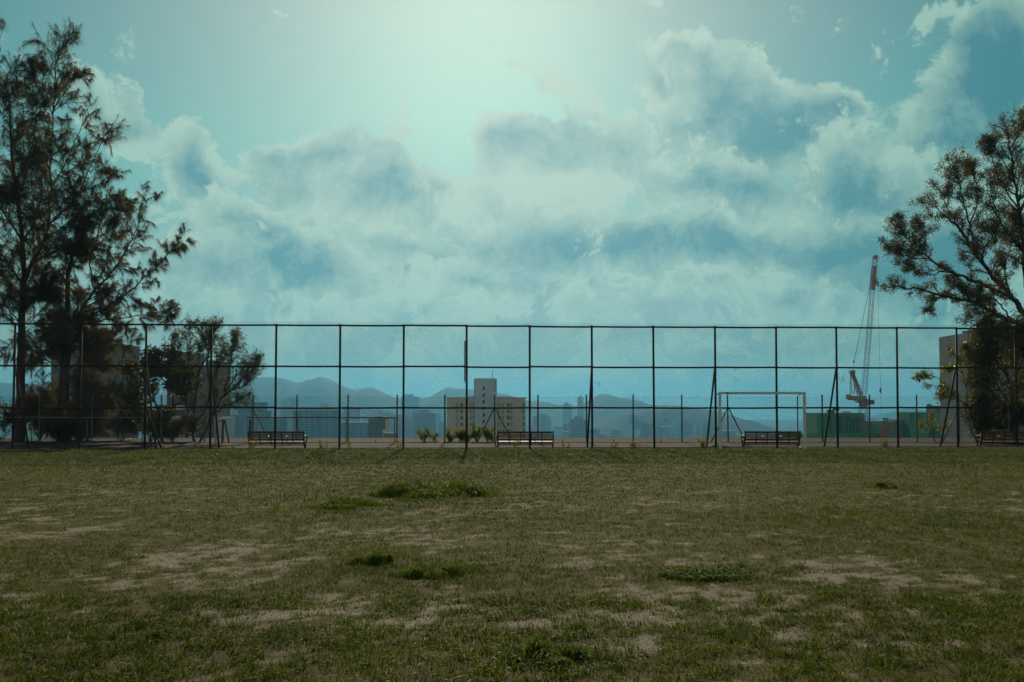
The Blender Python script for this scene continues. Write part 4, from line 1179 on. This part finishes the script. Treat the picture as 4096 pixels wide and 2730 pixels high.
# ---- tall casuarina at the left edge
def casuarina(name, label, Y, seed, trunk, limbs, r, per, brn, blen):
    T = Tree(seed); rg = T.rg
    base = lift(trunk, Y, rg, 0.0); base[0][2] = BANK_Z - 0.15
    path = T.smooth(base, 4, 0.02)
    T.limb(path, r, 0.02, 9)
    T.branches(path, 0.035, brn, blen, 0.28, 0.45, 1.0, 2, 0.05, 0.20, sub=0.55)
    for pts, r0, nb, ln in limbs:
        q = T.smooth(lift(pts, Y, rg, 0.35), 4, 0.03)
        T.limb(q, r0, 0.010, 6)
        T.branches(q, r0 * 0.45, int(nb * 1.9), ln * 1.2, 0.14, 0.35, 0.9, 2, 0.08, 0.20, sub=0.55)
    T.needles(per, 0.26, 0.0065, 1.3)
    return T.finish(name, (base[0][0], Y, BANK_Z), label, 'tree', M['bark'], M['needle'])
casuarina('casuarina_tree', 'tallest dark casuarina tree whose crown reaches far above the fence', 47.0, 21,
    [(75,1780),(80,1640),(85,1420),(86,1294),(94,1146),(90,968),(70,800),(45,600),(40,420),(20,330)],
    [([(98,1130),(134,1048),(170,970),(196,900),(203,760),(200,620),(212,450),(222,300),(240,190)], 0.11, 22, 1.9),
     ([(196,900),(260,840),(320,760),(370,650),(410,560),(432,510)], 0.045, 13, 1.3),
     ([(203,760),(270,640),(310,540),(345,440)], 0.035, 9, 1.0),
     ([(210,460),(170,330),(140,260)], 0.03, 8, 0.9), ([(214,440),(290,330),(340,305)], 0.03, 7, 0.8),
     ([(90,968),(20,860),(-60,760),(-130,640)], 0.06, 14, 1.6), ([(94,1146),(20,1040),(-50,960),(-110,900)], 0.06, 13, 1.5),
     ([(134,1048),(220,1010),(290,960),(340,900)], 0.04, 11, 1.3), ([(60,740),(120,620),(140,480),(150,380)], 0.05, 13, 1.3),
     ([(86,1294),(10,1220),(-70,1190)], 0.04, 9, 1.3), ([(90,1240),(150,1180),(210,1160)], 0.03, 9, 1.2),
     ([(-20,500),(-10,300),(0,170),(8,90)], 0.03, 6, 0.6), ([(90,968),(150,860),(165,700),(140,560)], 0.05, 13, 1.3)],
    0.26, 20, 74, 2.3)
casuarina('casuarina_tree', 'shorter dark casuarina tree with limbs reaching out over the fence towards the small tree', 47.6, 33,
    [(255,1780),(256,1600),(262,1420),(266,1330),(270,1250),(272,1100),(300,980),(330,830)],
    [([(262,1350),(290,1289),(340,1215),(375,1164),(433,1110),(480,1040),(527,959),(560,880),(585,811)], 0.085, 20, 1.2),
     ([(375,1164),(362,1060),(385,960),(410,860),(432,740),(440,690)], 0.045, 17, 1.15), ([(433,1110),(432,1010),(460,900),(500,810)], 0.035, 13, 0.95),
     ([(300,1300),(402,1240),(490,1190),(580,1115),(660,1030),(732,941)], 0.055, 19, 0.95),
     ([(270,1340),(357,1292),(480,1275),(600,1255),(675,1249)], 0.045, 17, 1.0),
     ([(262,1420),(330,1390),(400,1372),(460,1360),(520,1375)], 0.04, 13, 1.0), ([(258,1500),(190,1440),(130,1400),(60,1390)], 0.04, 13, 1.1),
     ([(268,1254),(200,1180),(180,1080),(170,980)], 0.04, 13, 1.2), ([(258,1560),(330,1540),(400,1560),(450,1600)], 0.04, 13, 1.0),
     ([(272,1100),(320,1010),(350,900),(365,800)], 0.035, 12, 1.0), ([(258,1640),(200,1600),(150,1620)], 0.03, 14, 1.1), ([(258,1660),(330,1650),(400,1690)], 0.03, 14, 1.0),
     ([(262,1480),(220,1420),(200,1350),(205,1290)], 0.04, 14, 1.1), ([(262,1500),(310,1450),(350,1440),(390,1470)], 0.04, 15, 1.1), ([(258,1590),(300,1580),(350,1610),(380,1650)], 0.04, 15, 1.1),
     ([(258,1700),(230,1690),(190,1700)], 0.03, 12, .9), ([(258,1710),(290,1700),(330,1720)], 0.03, 12, .9), ([(262,1400),(300,1360),(350,1340),(420,1340)], 0.04, 14, 1.0)],
    0.34, 21, 56, 1.7)

# ---- great spreading tree at the right edge
def spreading_tree():
    T = Tree(51); rg = T.rg; Y = 49.0
    trunk = lift([(4210,1785),(4195,1640),(4170,1480),(4140,1360),(4120,1290)], Y, rg); trunk[0][2] = BANK_Z - 0.2
    T.limb(T.smooth(trunk, 4, 0.02), 0.42, 0.26, 10)
    L = [([(4125,1300),(4080,1230),(4040,1186),(3960,1089),(3891,1003),(3857,945),(3816,876),(3790,830),(3770,770)], .17, 15, 1.2),
         ([(3857,945),(3820,900),(3770,850),(3720,820),(3680,800)], .05, 8, .8), ([(3891,1003),(3880,900),(3850,800),(3830,700),(3810,660)], .06, 13, 1.1),
         ([(3880,900),(3910,800),(3900,720),(3880,670)], .045, 11, .95),
         ([(4130,1310),(4050,1280),(3960,1244),(3874,1203),(3776,1186),(3702,1163),(3621,1152),(3560,1145),(3500,1140)], .13, 17, .75),
         ([(4040,1186),(3960,1150),(3874,1117),(3788,1083),(3720,1040),(3673,1008),(3640,970),(3610,930)], .10, 17, .95),
         ([(3720,1040),(3640,1030),(3580,1010),(3545,980)], .04, 10, .7), ([(3788,1083),(3720,1095),(3650,1080),(3590,1060)], .035, 9, .75),
         ([(3640,970),(3600,910),(3580,880)], .03, 8, .6), ([(3673,1008),(3690,930),(3680,880)], .035, 9, .7),
         ([(4120,1300),(4110,1150),(4095,1000),(4080,850),(4060,720),(4040,600),(4030,530)], .16, 17, 1.35),
         ([(4095,1000),(4020,920),(3980,830),(3960,760)], .06, 12, 1.1), ([(4080,850),(4010,740),(3970,640),(3950,580)], .05, 12, 1.0),
         ([(4060,720),(4000,620),(3975,570)], .04, 9, .9), ([(4040,600),(4080,530),(4120,490)], .05, 10, 1.1),
         ([(3960,1089),(3930,1030),(3960,960),(3990,910)], .05, 11, 1.0), ([(4040,1186),(4020,1090),(4040,1000),(4060,930)], .05, 11, 1.1),
         ([(3960,1244),(3900,1260),(3850,1280)], .03, 7, .6), ([(4130,1330),(4060,1310),(3990,1310),(3940,1290)], .06, 12, .9),
         ([(4050,1280),(4000,1220),(3950,1190),(3900,1160)], .05, 11, .9), ([(4150,1380),(4090,1360),(4030,1370)], .06, 11, 1.0),
         ([(4120,1290),(4200,1150),(4280,1000),(4330,800)], .16, 14, 1.6), ([(4080,850),(4150,700),(4230,560)], .08, 12, 1.3),
         ([(3776,1186),(3740,1210),(3710,1250)], .03, 6, .5), ([(3874,1203),(3840,1150),(3790,1130)], .035, 9, .7)]
    for pts, r0, nb, ln in L:
        q = T.smooth(lift(pts, Y, rg, 0.30), 4, 0.035)
        T.limb(q, r0, 0.012, 7)
        T.branches(q, r0 * 0.42, int(nb * 2.1), ln * 1.1, 0.20, 0.34, 0.95, 2, 0.0, 0.19)
    T.leaves(13, 0.11, 0.0145, 0.085, 0.3, tip=0.1)
    T.finish('spreading_tree', (trunk[0][0], Y, BANK_Z), 'large spreading dark tree leaning in from the edge above the crane', 'tree', M['bark'], M['gumleaf'])
spreading_tree()

def clump_tree(name, label, Y, seed, stems, per, ll, lw, scatter, bark, leaf, nb, blen, r=0.05, level=2, up=0.3, hang=0.3, spread=0.25, group=None, cat='tree', sides=6, every=.22):
    T = Tree(seed); rg = T.rg
    for k, pts in enumerate(stems):
        q = lift(pts, Y, rg, spread)
        if k == 0: q[0][2] = BANK_Z - 0.1
        q = T.smooth(q, 4, 0.02)
        rr = r * (1.0 if k == 0 else 0.62)
        T.limb(q, rr, 0.008, sides)
        T.branches(q, rr * 0.4, nb if k else int(nb * 1.2), blen, 0.30, up, 0.9, level, 0.0, every)
    T.leaves(per, ll, lw, scatter, hang)
    p = at(*stems[0][0], Y)
    return T.finish(name, (p.x, Y, BANK_Z), label, cat, bark, leaf, group)

clump_tree('broadleaf_tree', 'small broad leaved tree with a forked trunk left of the multi stemmed one', 46.9, 61,
    [[(652,1780),(650,1730),(650,1680)], [(650,1680),(618,1600),(600,1530),(590,1460),(600,1420)], [(650,1680),(690,1630),(690,1560),(680,1480),(690,1420)],
     [(618,1600),(570,1550),(530,1500),(490,1470)], [(618,1600),(560,1620),(520,1600)], [(690,1630),(740,1590),(730,1500)], [(690,1560),(640,1500),(620,1440)]],
    9, 0.14, 0.052, 0.16, M['bark2'], M['broadleaf'], 13, 0.8, 0.10)
clump_tree('multi_stem_tree', 'small multi stemmed tree with fine sparse twigs fanning out behind the fence', 47.2, 67,
    [[(775,1780),(772,1740),(770,1705)], [(770,1705),(745,1620),(735,1540),(722,1420),(712,1320)], [(772,1700),(782,1600),(790,1500),(800,1400),(806,1310)],
     [(772,1700),(820,1640),(845,1560),(880,1460),(895,1370)], [(800,1770),(850,1660),(900,1570),(960,1490),(1020,1430)], [(845,1560),(830,1460),(840,1360),(850,1310)],
     [(880,1600),(930,1560),(985,1540),(1030,1480)], [(745,1620),(700,1540),(680,1440),(690,1350)], [(850,1660),(900,1625),(960,1600),(990,1615)], [(900,1570),(920,1480),(930,1390),(940,1350)], [(845,1560),(880,1450),(960,1390)], [(930,1560),(990,1500),(1035,1450)], [(735,1540),(760,1420),(762,1305)], [(790,1500),(840,1400),(862,1305)]],
    5, 0.072, 0.021, 0.07, M['bark2'], M['fineleaf'], 31, 0.95, 0.09, up=0.6, spread=0.25)
clump_tree('leafy_tree', 'dense dark leafy tree crowding behind the rightmost bench', 47.6, 71,
    [[(4060,1780),(4050,1640),(4030,1500),(4010,1380),(4000,1320)], [(4050,1640),(4000,1560),(3960,1480),(3950,1420)], [(4040,1560),(4090,1440),(4100,1340)],
     [(4050,1660),(3990,1620),(3940,1600)], [(4040,1600),(4100,1580),(4150,1520)], [(4030,1500),(3970,1430),(3940,1370)], [(4020,1700),(3960,1700),(3930,1690)],
     [(4010,1380),(4060,1320),(4090,1300)], [(4040,1700),(4090,1680),(4120,1640)], [(4000,1560),(3950,1560),(3915,1530)], [(3990,1450),(3950,1400),(3930,1340)], [(4000,1600),(3960,1560),(3925,1470)], [(4010,1640),(3950,1650),(3910,1640)], [(4000,1500),(3950,1480),(3905,1420)], [(4000,1400),(3960,1350),(3935,1310)]],
    8, 0.11, 0.030, 0.18, M['bark'], M['bushleaf'], 15, 1.05, 0.10)
clump_tree('slender_sapling', 'slender sapling with sparse yellow green leaves behind the fence', 47.0, 77,
    [[(3918,1780),(3905,1720),(3874,1634),(3838,1600),(3806,1568),(3776,1550),(3728,1543),(3690,1530)], [(3874,1634),(3866,1560),(3850,1490),(3830,1440),(3800,1400)],
     [(3806,1568),(3760,1520),(3710,1500),(3668,1512)], [(3866,1560),(3880,1480),(3878,1410),(3860,1380)], [(3838,1600),(3790,1590),(3755,1578)], [(3850,1490),(3810,1470),(3770,1480)]],
    8, 0.16, 0.024, 0.08, M['bark2'], M['yellowleaf'], 12, 0.55, 0.035, level=1, hang=0.7)
clump_tree('slender_sapling', 'short bushy sapling in front of the green netted building', 46.8, 78,
    [[(3738,1778),(3734,1730),(3728,1690),(3732,1640)], [(3734,1735),(3700,1720),(3680,1700)], [(3734,1740),(3770,1710),(3800,1690)]],
    5, 0.11, 0.024, 0.07, M['bark2'], M['weedleaf'], 7, 0.42, 0.03, level=1)

# ---- bushes: many small leaves on short stems
def bush(label, u, v, w, h, Y, seed, leaf='bushleaf', n=1500, ll=0.085, lw=0.026, name='bush', group=None):
    T = Tree(seed); rg = T.rg
    c = at(u, v, Y); sx = w / FPX * Y; sz = h / FPX * Y
    base = np.array([c.x, Y, BANK_Z])
    for k in range(9):
        a = rg.uniform(-1, 1, 2)
        tip = base + np.array([a[0] * sx * .8, a[1] * sx * .5, sz * rg.uniform(.55, 1.0)])
        q = T.smooth([base + rg.normal(0, .05, 3), (base * .45 + tip * .55) + rg.normal(0, .06, 3), tip], 3, 0.01)
        T.limb(q, .018, .005, 4)
        T.branches(q, .008, 7, sx * .55, .25, .3, 1.0, 1)
    T.leaves(max(2, n // max(1, len(T.twigs))), ll, lw, 0.09, 0.2)
    return T.finish(name, base, label, 'bush', M['bark2'], M[leaf], group, crown='foliage', trunk='stems')
B = [('low dark bush at the left picture edge under the tallest casuarina', 10, 1700, 150, 150, 48.2, 2600),
     ('dark bush between the two casuarina trunks', 160, 1690, 120, 180, 48.6, 2600),
     ('dense bush right of the second casuarina trunk behind the handrail', 350, 1700, 120, 150, 48.4, 2600),
     ('sunlit low bush beside the end of the left handrail', 490, 1690, 120, 130, 48.6, 2300),
     ('small rounded bush at the foot of the broad leaved tree', 605, 1730, 80, 120, 46.6, 1500),
     ('rounded bush against the grey stepped building', 690, 1740, 70, 95, 47.0, 1300),
     ('tangled bush behind the rightmost bench', 3990, 1720, 110, 180, 48.4, 2400),
     ('tall narrow bush at the end of the rightmost bench', 3930, 1700, 40, 200, 46.9, 1400)]
for k, (lb, u, v, w, h, Y, n) in enumerate(B): bush(lb, u, v, w, h, Y, 100 + k, n=int(n * 2.6), ll=0.10, lw=0.034)

def leafy_shoot(label, u, h, Y, seed, leaf='weedleaf', stems=4, ll=0.10, lw=0.022, z=BANK_Z, spread=0.12, per=7, name='shrub', cat='shrub', group=None):
    """upright shoots with leaves in whorls"""
    T = Tree(seed); rg = T.rg
    c = at(u, 1765, Y); base = np.array([c.x, Y, z])
    for k in range(stems):
        tip = base + np.array([rg.normal(0, spread), rg.normal(0, spread * .6), h * rg.uniform(.6, 1.0)])
        q = T.smooth([base + rg.normal(0, .02, 3), base * .5 + tip * .5 + rg.normal(0, .03, 3), tip], 4, 0.006)
        T.limb(q, .009, .003, 4)
        for a, b in zip(q[1:-1], q[2:]): T.twigs.append((a, b))
        T.branches(q, .005, 3, h * .35, .2, .5, .9, 1)
    T.leaves(per, ll, lw, 0.035, -0.4)
    return T.finish(name, base, label, cat, M['bark2'], M[leaf], group, crown='foliage', trunk='stems')
S = [('lone upright shrub just right of the fence post before the cream building', 1700, .58, 5), ('twiggy young shrub next to the lone upright one', 1740, .52, 4),
     ('low leafy shrub at the corner of the cream building', 1800, .50, 7), ('thick leafy shrub in front of the cream wall', 1845, .62, 9), ('leafy shrub at the foot of the white stair tower', 1905, .66, 8),
     ('tall shrub under the slanting fence brace', 1950, .72, 7), ('low shrub at the brace end near the second bench', 1975, .45, 5), ('bushy green shrub between the fence posts by the cream wall', 1872, .5, 8)]
for k, (lb, u, h, st) in enumerate(S): leafy_shoot(lb, u, h, 46.45, 140 + k, stems=st, spread=.24, per=4, ll=.10, lw=.022, group='shrubs before the cream building')
Wd = [('spindly yellow weed on the path beside the first bench', 1285, .42, 37.9, 5), ('wispy weed clinging to the fence near the first bench', 1010, .55, 37.2, 4), ('thin creeper at the fence beside the dark tower block', 1405, .5, 37.3, 4),
      ('dry weed near the grey annex', 1590, .55, 37.4, 4), ('yellow creeper rising in front of the second bench', 2060, .55, 37.3, 4), ('sparse weed right of the second bench', 2265, .45, 37.4, 3),
      ('leafy weed at the fence foot in mid pitch', 2535, .22, 37.1, 5), ('small weed next to the leafy weed at the fence foot', 2450, .20, 37.1, 3), ('dark leafy weed at the foot of the strut left of the goal', 2810, .30, 37.2, 6),
      ('low weed below the crane', 3540, .26, 37.4, 4), ('thin weed between the small tree and the first bench', 925, .35, 37.2, 3)]
for k, (lb, u, h, Y, st) in enumerate(Wd): leafy_shoot(lb, u, h, Y, 170 + k, stems=st, spread=.14, per=3, ll=.055, lw=.013, z=PATH_Z if Y > 36.9 + FK * at(u, 1765, Y).x else 0.0, name='weed', cat='weed', group='weeds along the fence foot', leaf='weedleaf')

# ================================================================ grass: every blade a small bent face, thinned where the pitch is worn
def blades(P, height, width, lean, rg, tint, tris=1):
    """P (n,3) roots -> verts, faces, tint"""
    n = len(P)
    a = rg.random(n) * 2 * np.pi
    side = np.stack([np.cos(a), np.sin(a), np.zeros(n)], 1)
    b = rg.random(n) * 2 * np.pi
    out = np.stack([np.cos(b), np.sin(b), np.zeros(n)], 1)
    h = (height * (0.45 + 0.9 * rg.random(n)))[:, None]
    l = (lean * (0.2 + 1.3 * rg.random(n)))[:, None]
    up = np.array([0, 0, 1.0])
    tip = P + up * h * (1 - 0.35 * l) + out * h * l * 1.15
    w = (width * (0.6 + 0.8 * rg.random(n)))[:, None] * side
    if tris == 1:
        V = np.stack([P - w, P + w, tip], 1).reshape(-1, 3)
        F = np.arange(3 * n).reshape(-1, 3)
        return V, F, np.repeat(tint, 3)
    mid = P + up * h * 0.62 + out * h * l * 0.35
    V = np.stack([P - w, P + w, mid + w * 0.85, mid - w * 0.85, tip], 1).reshape(-1, 3)
    k = (np.arange(n) * 5)[:, None]
    F = np.concatenate([k + np.array([[0, 1, 2]]), k + np.array([[0, 2, 3]]), k + np.array([[3, 2, 4]])], 0)
    return V, F, np.repeat(tint, 5)

def build_grass():
    rg = np.random.default_rng(5)
    VS, FS, TS = [], [], []; off = 0
    bands = [(4.4, 6.2, 4600, .043, .0026, 3), (6.2, 8.0, 4300, .044, .0028, 3), (8.0, 9.5, 3300, .044, .0034, 1), (9.5, 14.5, 1900, .042, .0042, 1), (14.5, 22, 950, .042, .0062, 1), (22, 37.6, 520, .045, .0090, 1)]
    for (y0, y1, dens, hgt, wid, tr) in bands:
        xw = y1 * 0.62 + 0.8
        n = int(dens * (y1 - y0) * 2 * xw)
        x = rg.uniform(-xw, xw, n); y = rg.uniform(y0, y1, n)
        keep = (np.abs(x) < y * 0.60 + 0.8) & (y < fence_y(x) + 0.04)
        x, y = x[keep], y[keep]
        bare = bare_mask(x, y)
        clump = fbm(x * 7.0, y * 7.0, 77, 2)
        big = fbm(x * 0.8, y * 0.8, 78, 3)
        prob = np.clip(1.15 - 1.0 * bare, 0.14, 1) * np.clip(0.35 + 2.2 * (clump - 0.30), 0.12, 1)
        k = rg.random(len(x)) < prob
        x, y, bare, clump, big = x[k], y[k], bare[k], clump[k], big[k]
        z = ground_height(x, y) - 0.004
        lush = np.clip(_patches(LUSH, x, y), 0, 1)
        edge = np.clip(1 - (fence_y(x) - y) / 0.5, 0, 1)
        h = hgt * (0.45 + 0.75 * clump + 0.9 * (rg.random(len(x)) < 0.05)) * (1 - 0.45 * bare) * (1 + 0.55 * lush) * (1 + 0.9 * edge * vnoise(x * 1.3, y * 0 + 3, 4))
        dry = np.clip(rg.normal(0.42 + 0.9 * (big - 0.5) + 0.15 * bare - 0.12 * lush, 0.22, len(x)), 0, 1)
        dry = np.where(dry > .92, .92, dry); dry[rg.random(len(x)) < 0.025] = 1.0  # a few blades forced pale: dead ones and painted glints
        V, F, Tn = blades(np.stack([x, y, z], 1), h, np.full(len(x), wid), np.full(len(x), 0.85), rg, dry, tr)
        VS.append(V); FS.append(F + off); TS.append(Tn); off += len(V)
    me = np_mesh('grass', np.concatenate(VS), np.concatenate(FS), False, {'tint': np.concatenate(TS)})
    o = link('grass', me, M['grassblade'])
    tag(o, 'short patchy grass of the worn playing field', 'grass', kind='stuff')
    print('grass tris', len(me.polygons))
build_grass()

# ---- taller tussocks that stand out of the turf
def tussock(label, px, py, wx, depth, h, n, seed, name='grass_tussock', width=.0045):
    """px, py: foot of the tussock in the 2353 px view; wx: width in px"""
    rg = np.random.default_rng(seed)
    c = ground_at(px * SD, py * SD); half = abs(ground_at((px + wx / 2) * SD, py * SD).x - c.x)
    # blades gather in a few uneven clumps and thin out towards the rim
    kc = max(5, n // 260)
    ca = rg.random(kc) * 2 * np.pi; cr = np.sqrt(rg.random(kc)) * 0.85
    who = rg.integers(0, kc, n)
    g = rg.normal(0, 0.20, (n, 2)) * (0.6 + 0.9 * rg.random(kc))[who][:, None]
    X1, Y1 = (cr * np.cos(ca))[who] + g[:, 0], (cr * np.sin(ca))[who] + g[:, 1]
    r = np.hypot(X1, Y1); a = np.arctan2(Y1, X1) + rg.normal(0, .8, n)
    x = X1 * half; y = Y1 * depth
    dist = np.hypot(g[:, 0], g[:, 1])
    hh = h * np.clip(1.1 - dist * 1.6, 0.25, 1.1) * (0.45 + 0.75 * rg.random(kc))[who] * np.clip(1.2 - 0.55 * r, .3, 1)
    z = ground_height(x + c.x, y + c.y + depth) - 0.005
    P = np.stack([x, y, z], 1)
    V1, V2 = None, None
    b = rg.random(n) * 2 * np.pi
    out = np.stack([np.cos(b), np.sin(b) - 0.35, np.zeros(n)], 1)
    w = (width * (0.6 + 0.8 * rg.random(n)))[:, None] * np.stack([np.cos(a + 1.3), np.sin(a + 1.3) * .3, np.zeros(n)], 1)
    H = hh[:, None]; l = (0.25 + 0.75 * rg.random(n))[:, None]; up = np.array([0, 0, 1.0])
    m1 = P + up * H * .45 + out * H * l * .12
    m2 = P + up * H * (.90 - .15 * l) + out * H * l * .45
    tp = P + up * H * (1.0 - .55 * l) + out * H * l * .95
    V = np.stack([P - w, P + w, m1 + w, m1 - w, m2 + w * .7, m2 - w * .7, tp], 1).reshape(-1, 3)
    k = (np.arange(n) * 7)[:, None]
    F = np.concatenate([k + np.array([q]) for q in ((0, 1, 2), (0, 2, 3), (3, 2, 4), (3, 4, 5), (5, 4, 6))], 0)
    tv = np.clip(rg.normal(.40, .25, n), 0, .92); tv[rg.random(n) < .03] = 1.0  # palest few blades double as painted glints
    tint = np.repeat(tv, 7)
    o = link(name, np_mesh(name, V, F, False, {'tint': tint}), M['tallgrass'], None, (c.x, c.y + depth, 0))
    return tag(o, label, 'grass tussock', 'grass tussocks on the pitch')
tussock('largest mound of long grass in the middle of the far pitch', 990, 1150, 290, 1.0, .32, 8200, 1, width=.006)
tussock('low fringe of long grass on the near side of the largest mound', 770, 1174, 190, .6, .15, 2600, 2, width=.005)
tussock('dark upright tuft of grass in the middle distance', 852, 1302, 120, .20, .17, 1500, 3, width=.003)
tussock('loose spreading tuft beside the dark upright one', 985, 1332, 160, .26, .15, 1900, 4, width=.003)
tussock('lush tuft at the bottom edge of the picture', 1250, 1532, 230, .22, .15, 2200, 5, width=.0028)
tussock('small dark tuft on the far pitch below the crane', 2055, 1124, 66, .25, .16, 420, 6, width=.007)
tussock('soft tuft in the near grass on the left', 340, 1477, 150, .18, .09, 1100, 7, width=.0025)
tussock('faint tuft at the fence foot beside the goal', 1655, 1030, 60, .25, .16, 420, 8, width=.009)

def clover(label, px, py, wx, depth, n, seed):
    """low broad leaved patch"""
    T = Tree(seed); rg = T.rg
    c = ground_at(px * SD, py * SD); half = abs(ground_at((px + wx / 2) * SD, py * SD).x - c.x)
    r = np.sqrt(rg.random(n)); a = rg.random(n) * 2 * np.pi
    p = np.stack([c.x + r * np.cos(a) * half, c.y + depth + r * np.sin(a) * depth, 0.01 + 0.05 * rg.random(n) * (1 - r * .6)], 1)
    p[:, 2] += ground_height(p[:, 0], p[:, 1])
    d = np.stack([rg.normal(0, 1, n), rg.normal(0, 1, n), rg.uniform(-.1, .6, n)], 1); d /= np.linalg.norm(d, axis=1, keepdims=True)
    s = np.cross(d, [0, 0, 1.0]); s /= np.linalg.norm(s, axis=1, keepdims=True)
    L = (.022 + .02 * rg.random(n))[:, None]; W = (.008 + .006 * rg.random(n))[:, None]
    mid, tp = p + d * L * .5, p + d * L
    V = np.stack([p, mid + s * W, tp, mid - s * W], 1).reshape(-1, 3) - np.array([c.x, c.y, 0])
    F = np.arange(4 * n).reshape(-1, 4)
    o = link('clover_patch', np_mesh('clover_patch', V, F, False, {'tint': np.repeat(np.clip(rg.normal(.5, .28, n), 0, 1), 4)}), M['tallgrass'], None, (c.x, c.y, 0))
    return tag(o, label, 'clover', 'clover patches')
clover('bright leafy clover patch right of centre in the middle distance', 1640, 1340, 220, .36, 3600, 41)
clover('thin clover patch in front of the largest grass mound', 1080, 1160, 300, .5, 2200, 42)

# ================================================================ the hazy air between here and the hills
hz = MB().box(-6500, 6500, -400, 6900, CITY_Z - 4, 150.0)
hm = bpy.data.materials.new('haze'); hm.use_nodes = True
ht = hm.node_tree; ht.nodes.clear()
vp = ht.nodes.new('ShaderNodeVolumePrincipled'); vo = ht.nodes.new('ShaderNodeOutputMaterial')
vp.inputs['Color'].default_value = (*HAZE_COLOR, 1); vp.inputs['Density'].default_value = HAZE_DENSITY
vp.inputs['Anisotropy'].default_value = 0.5
ht.links.new(vp.outputs[0], vo.inputs['Volume'])
tag(hz.build('haze', hm), kind='stuff')
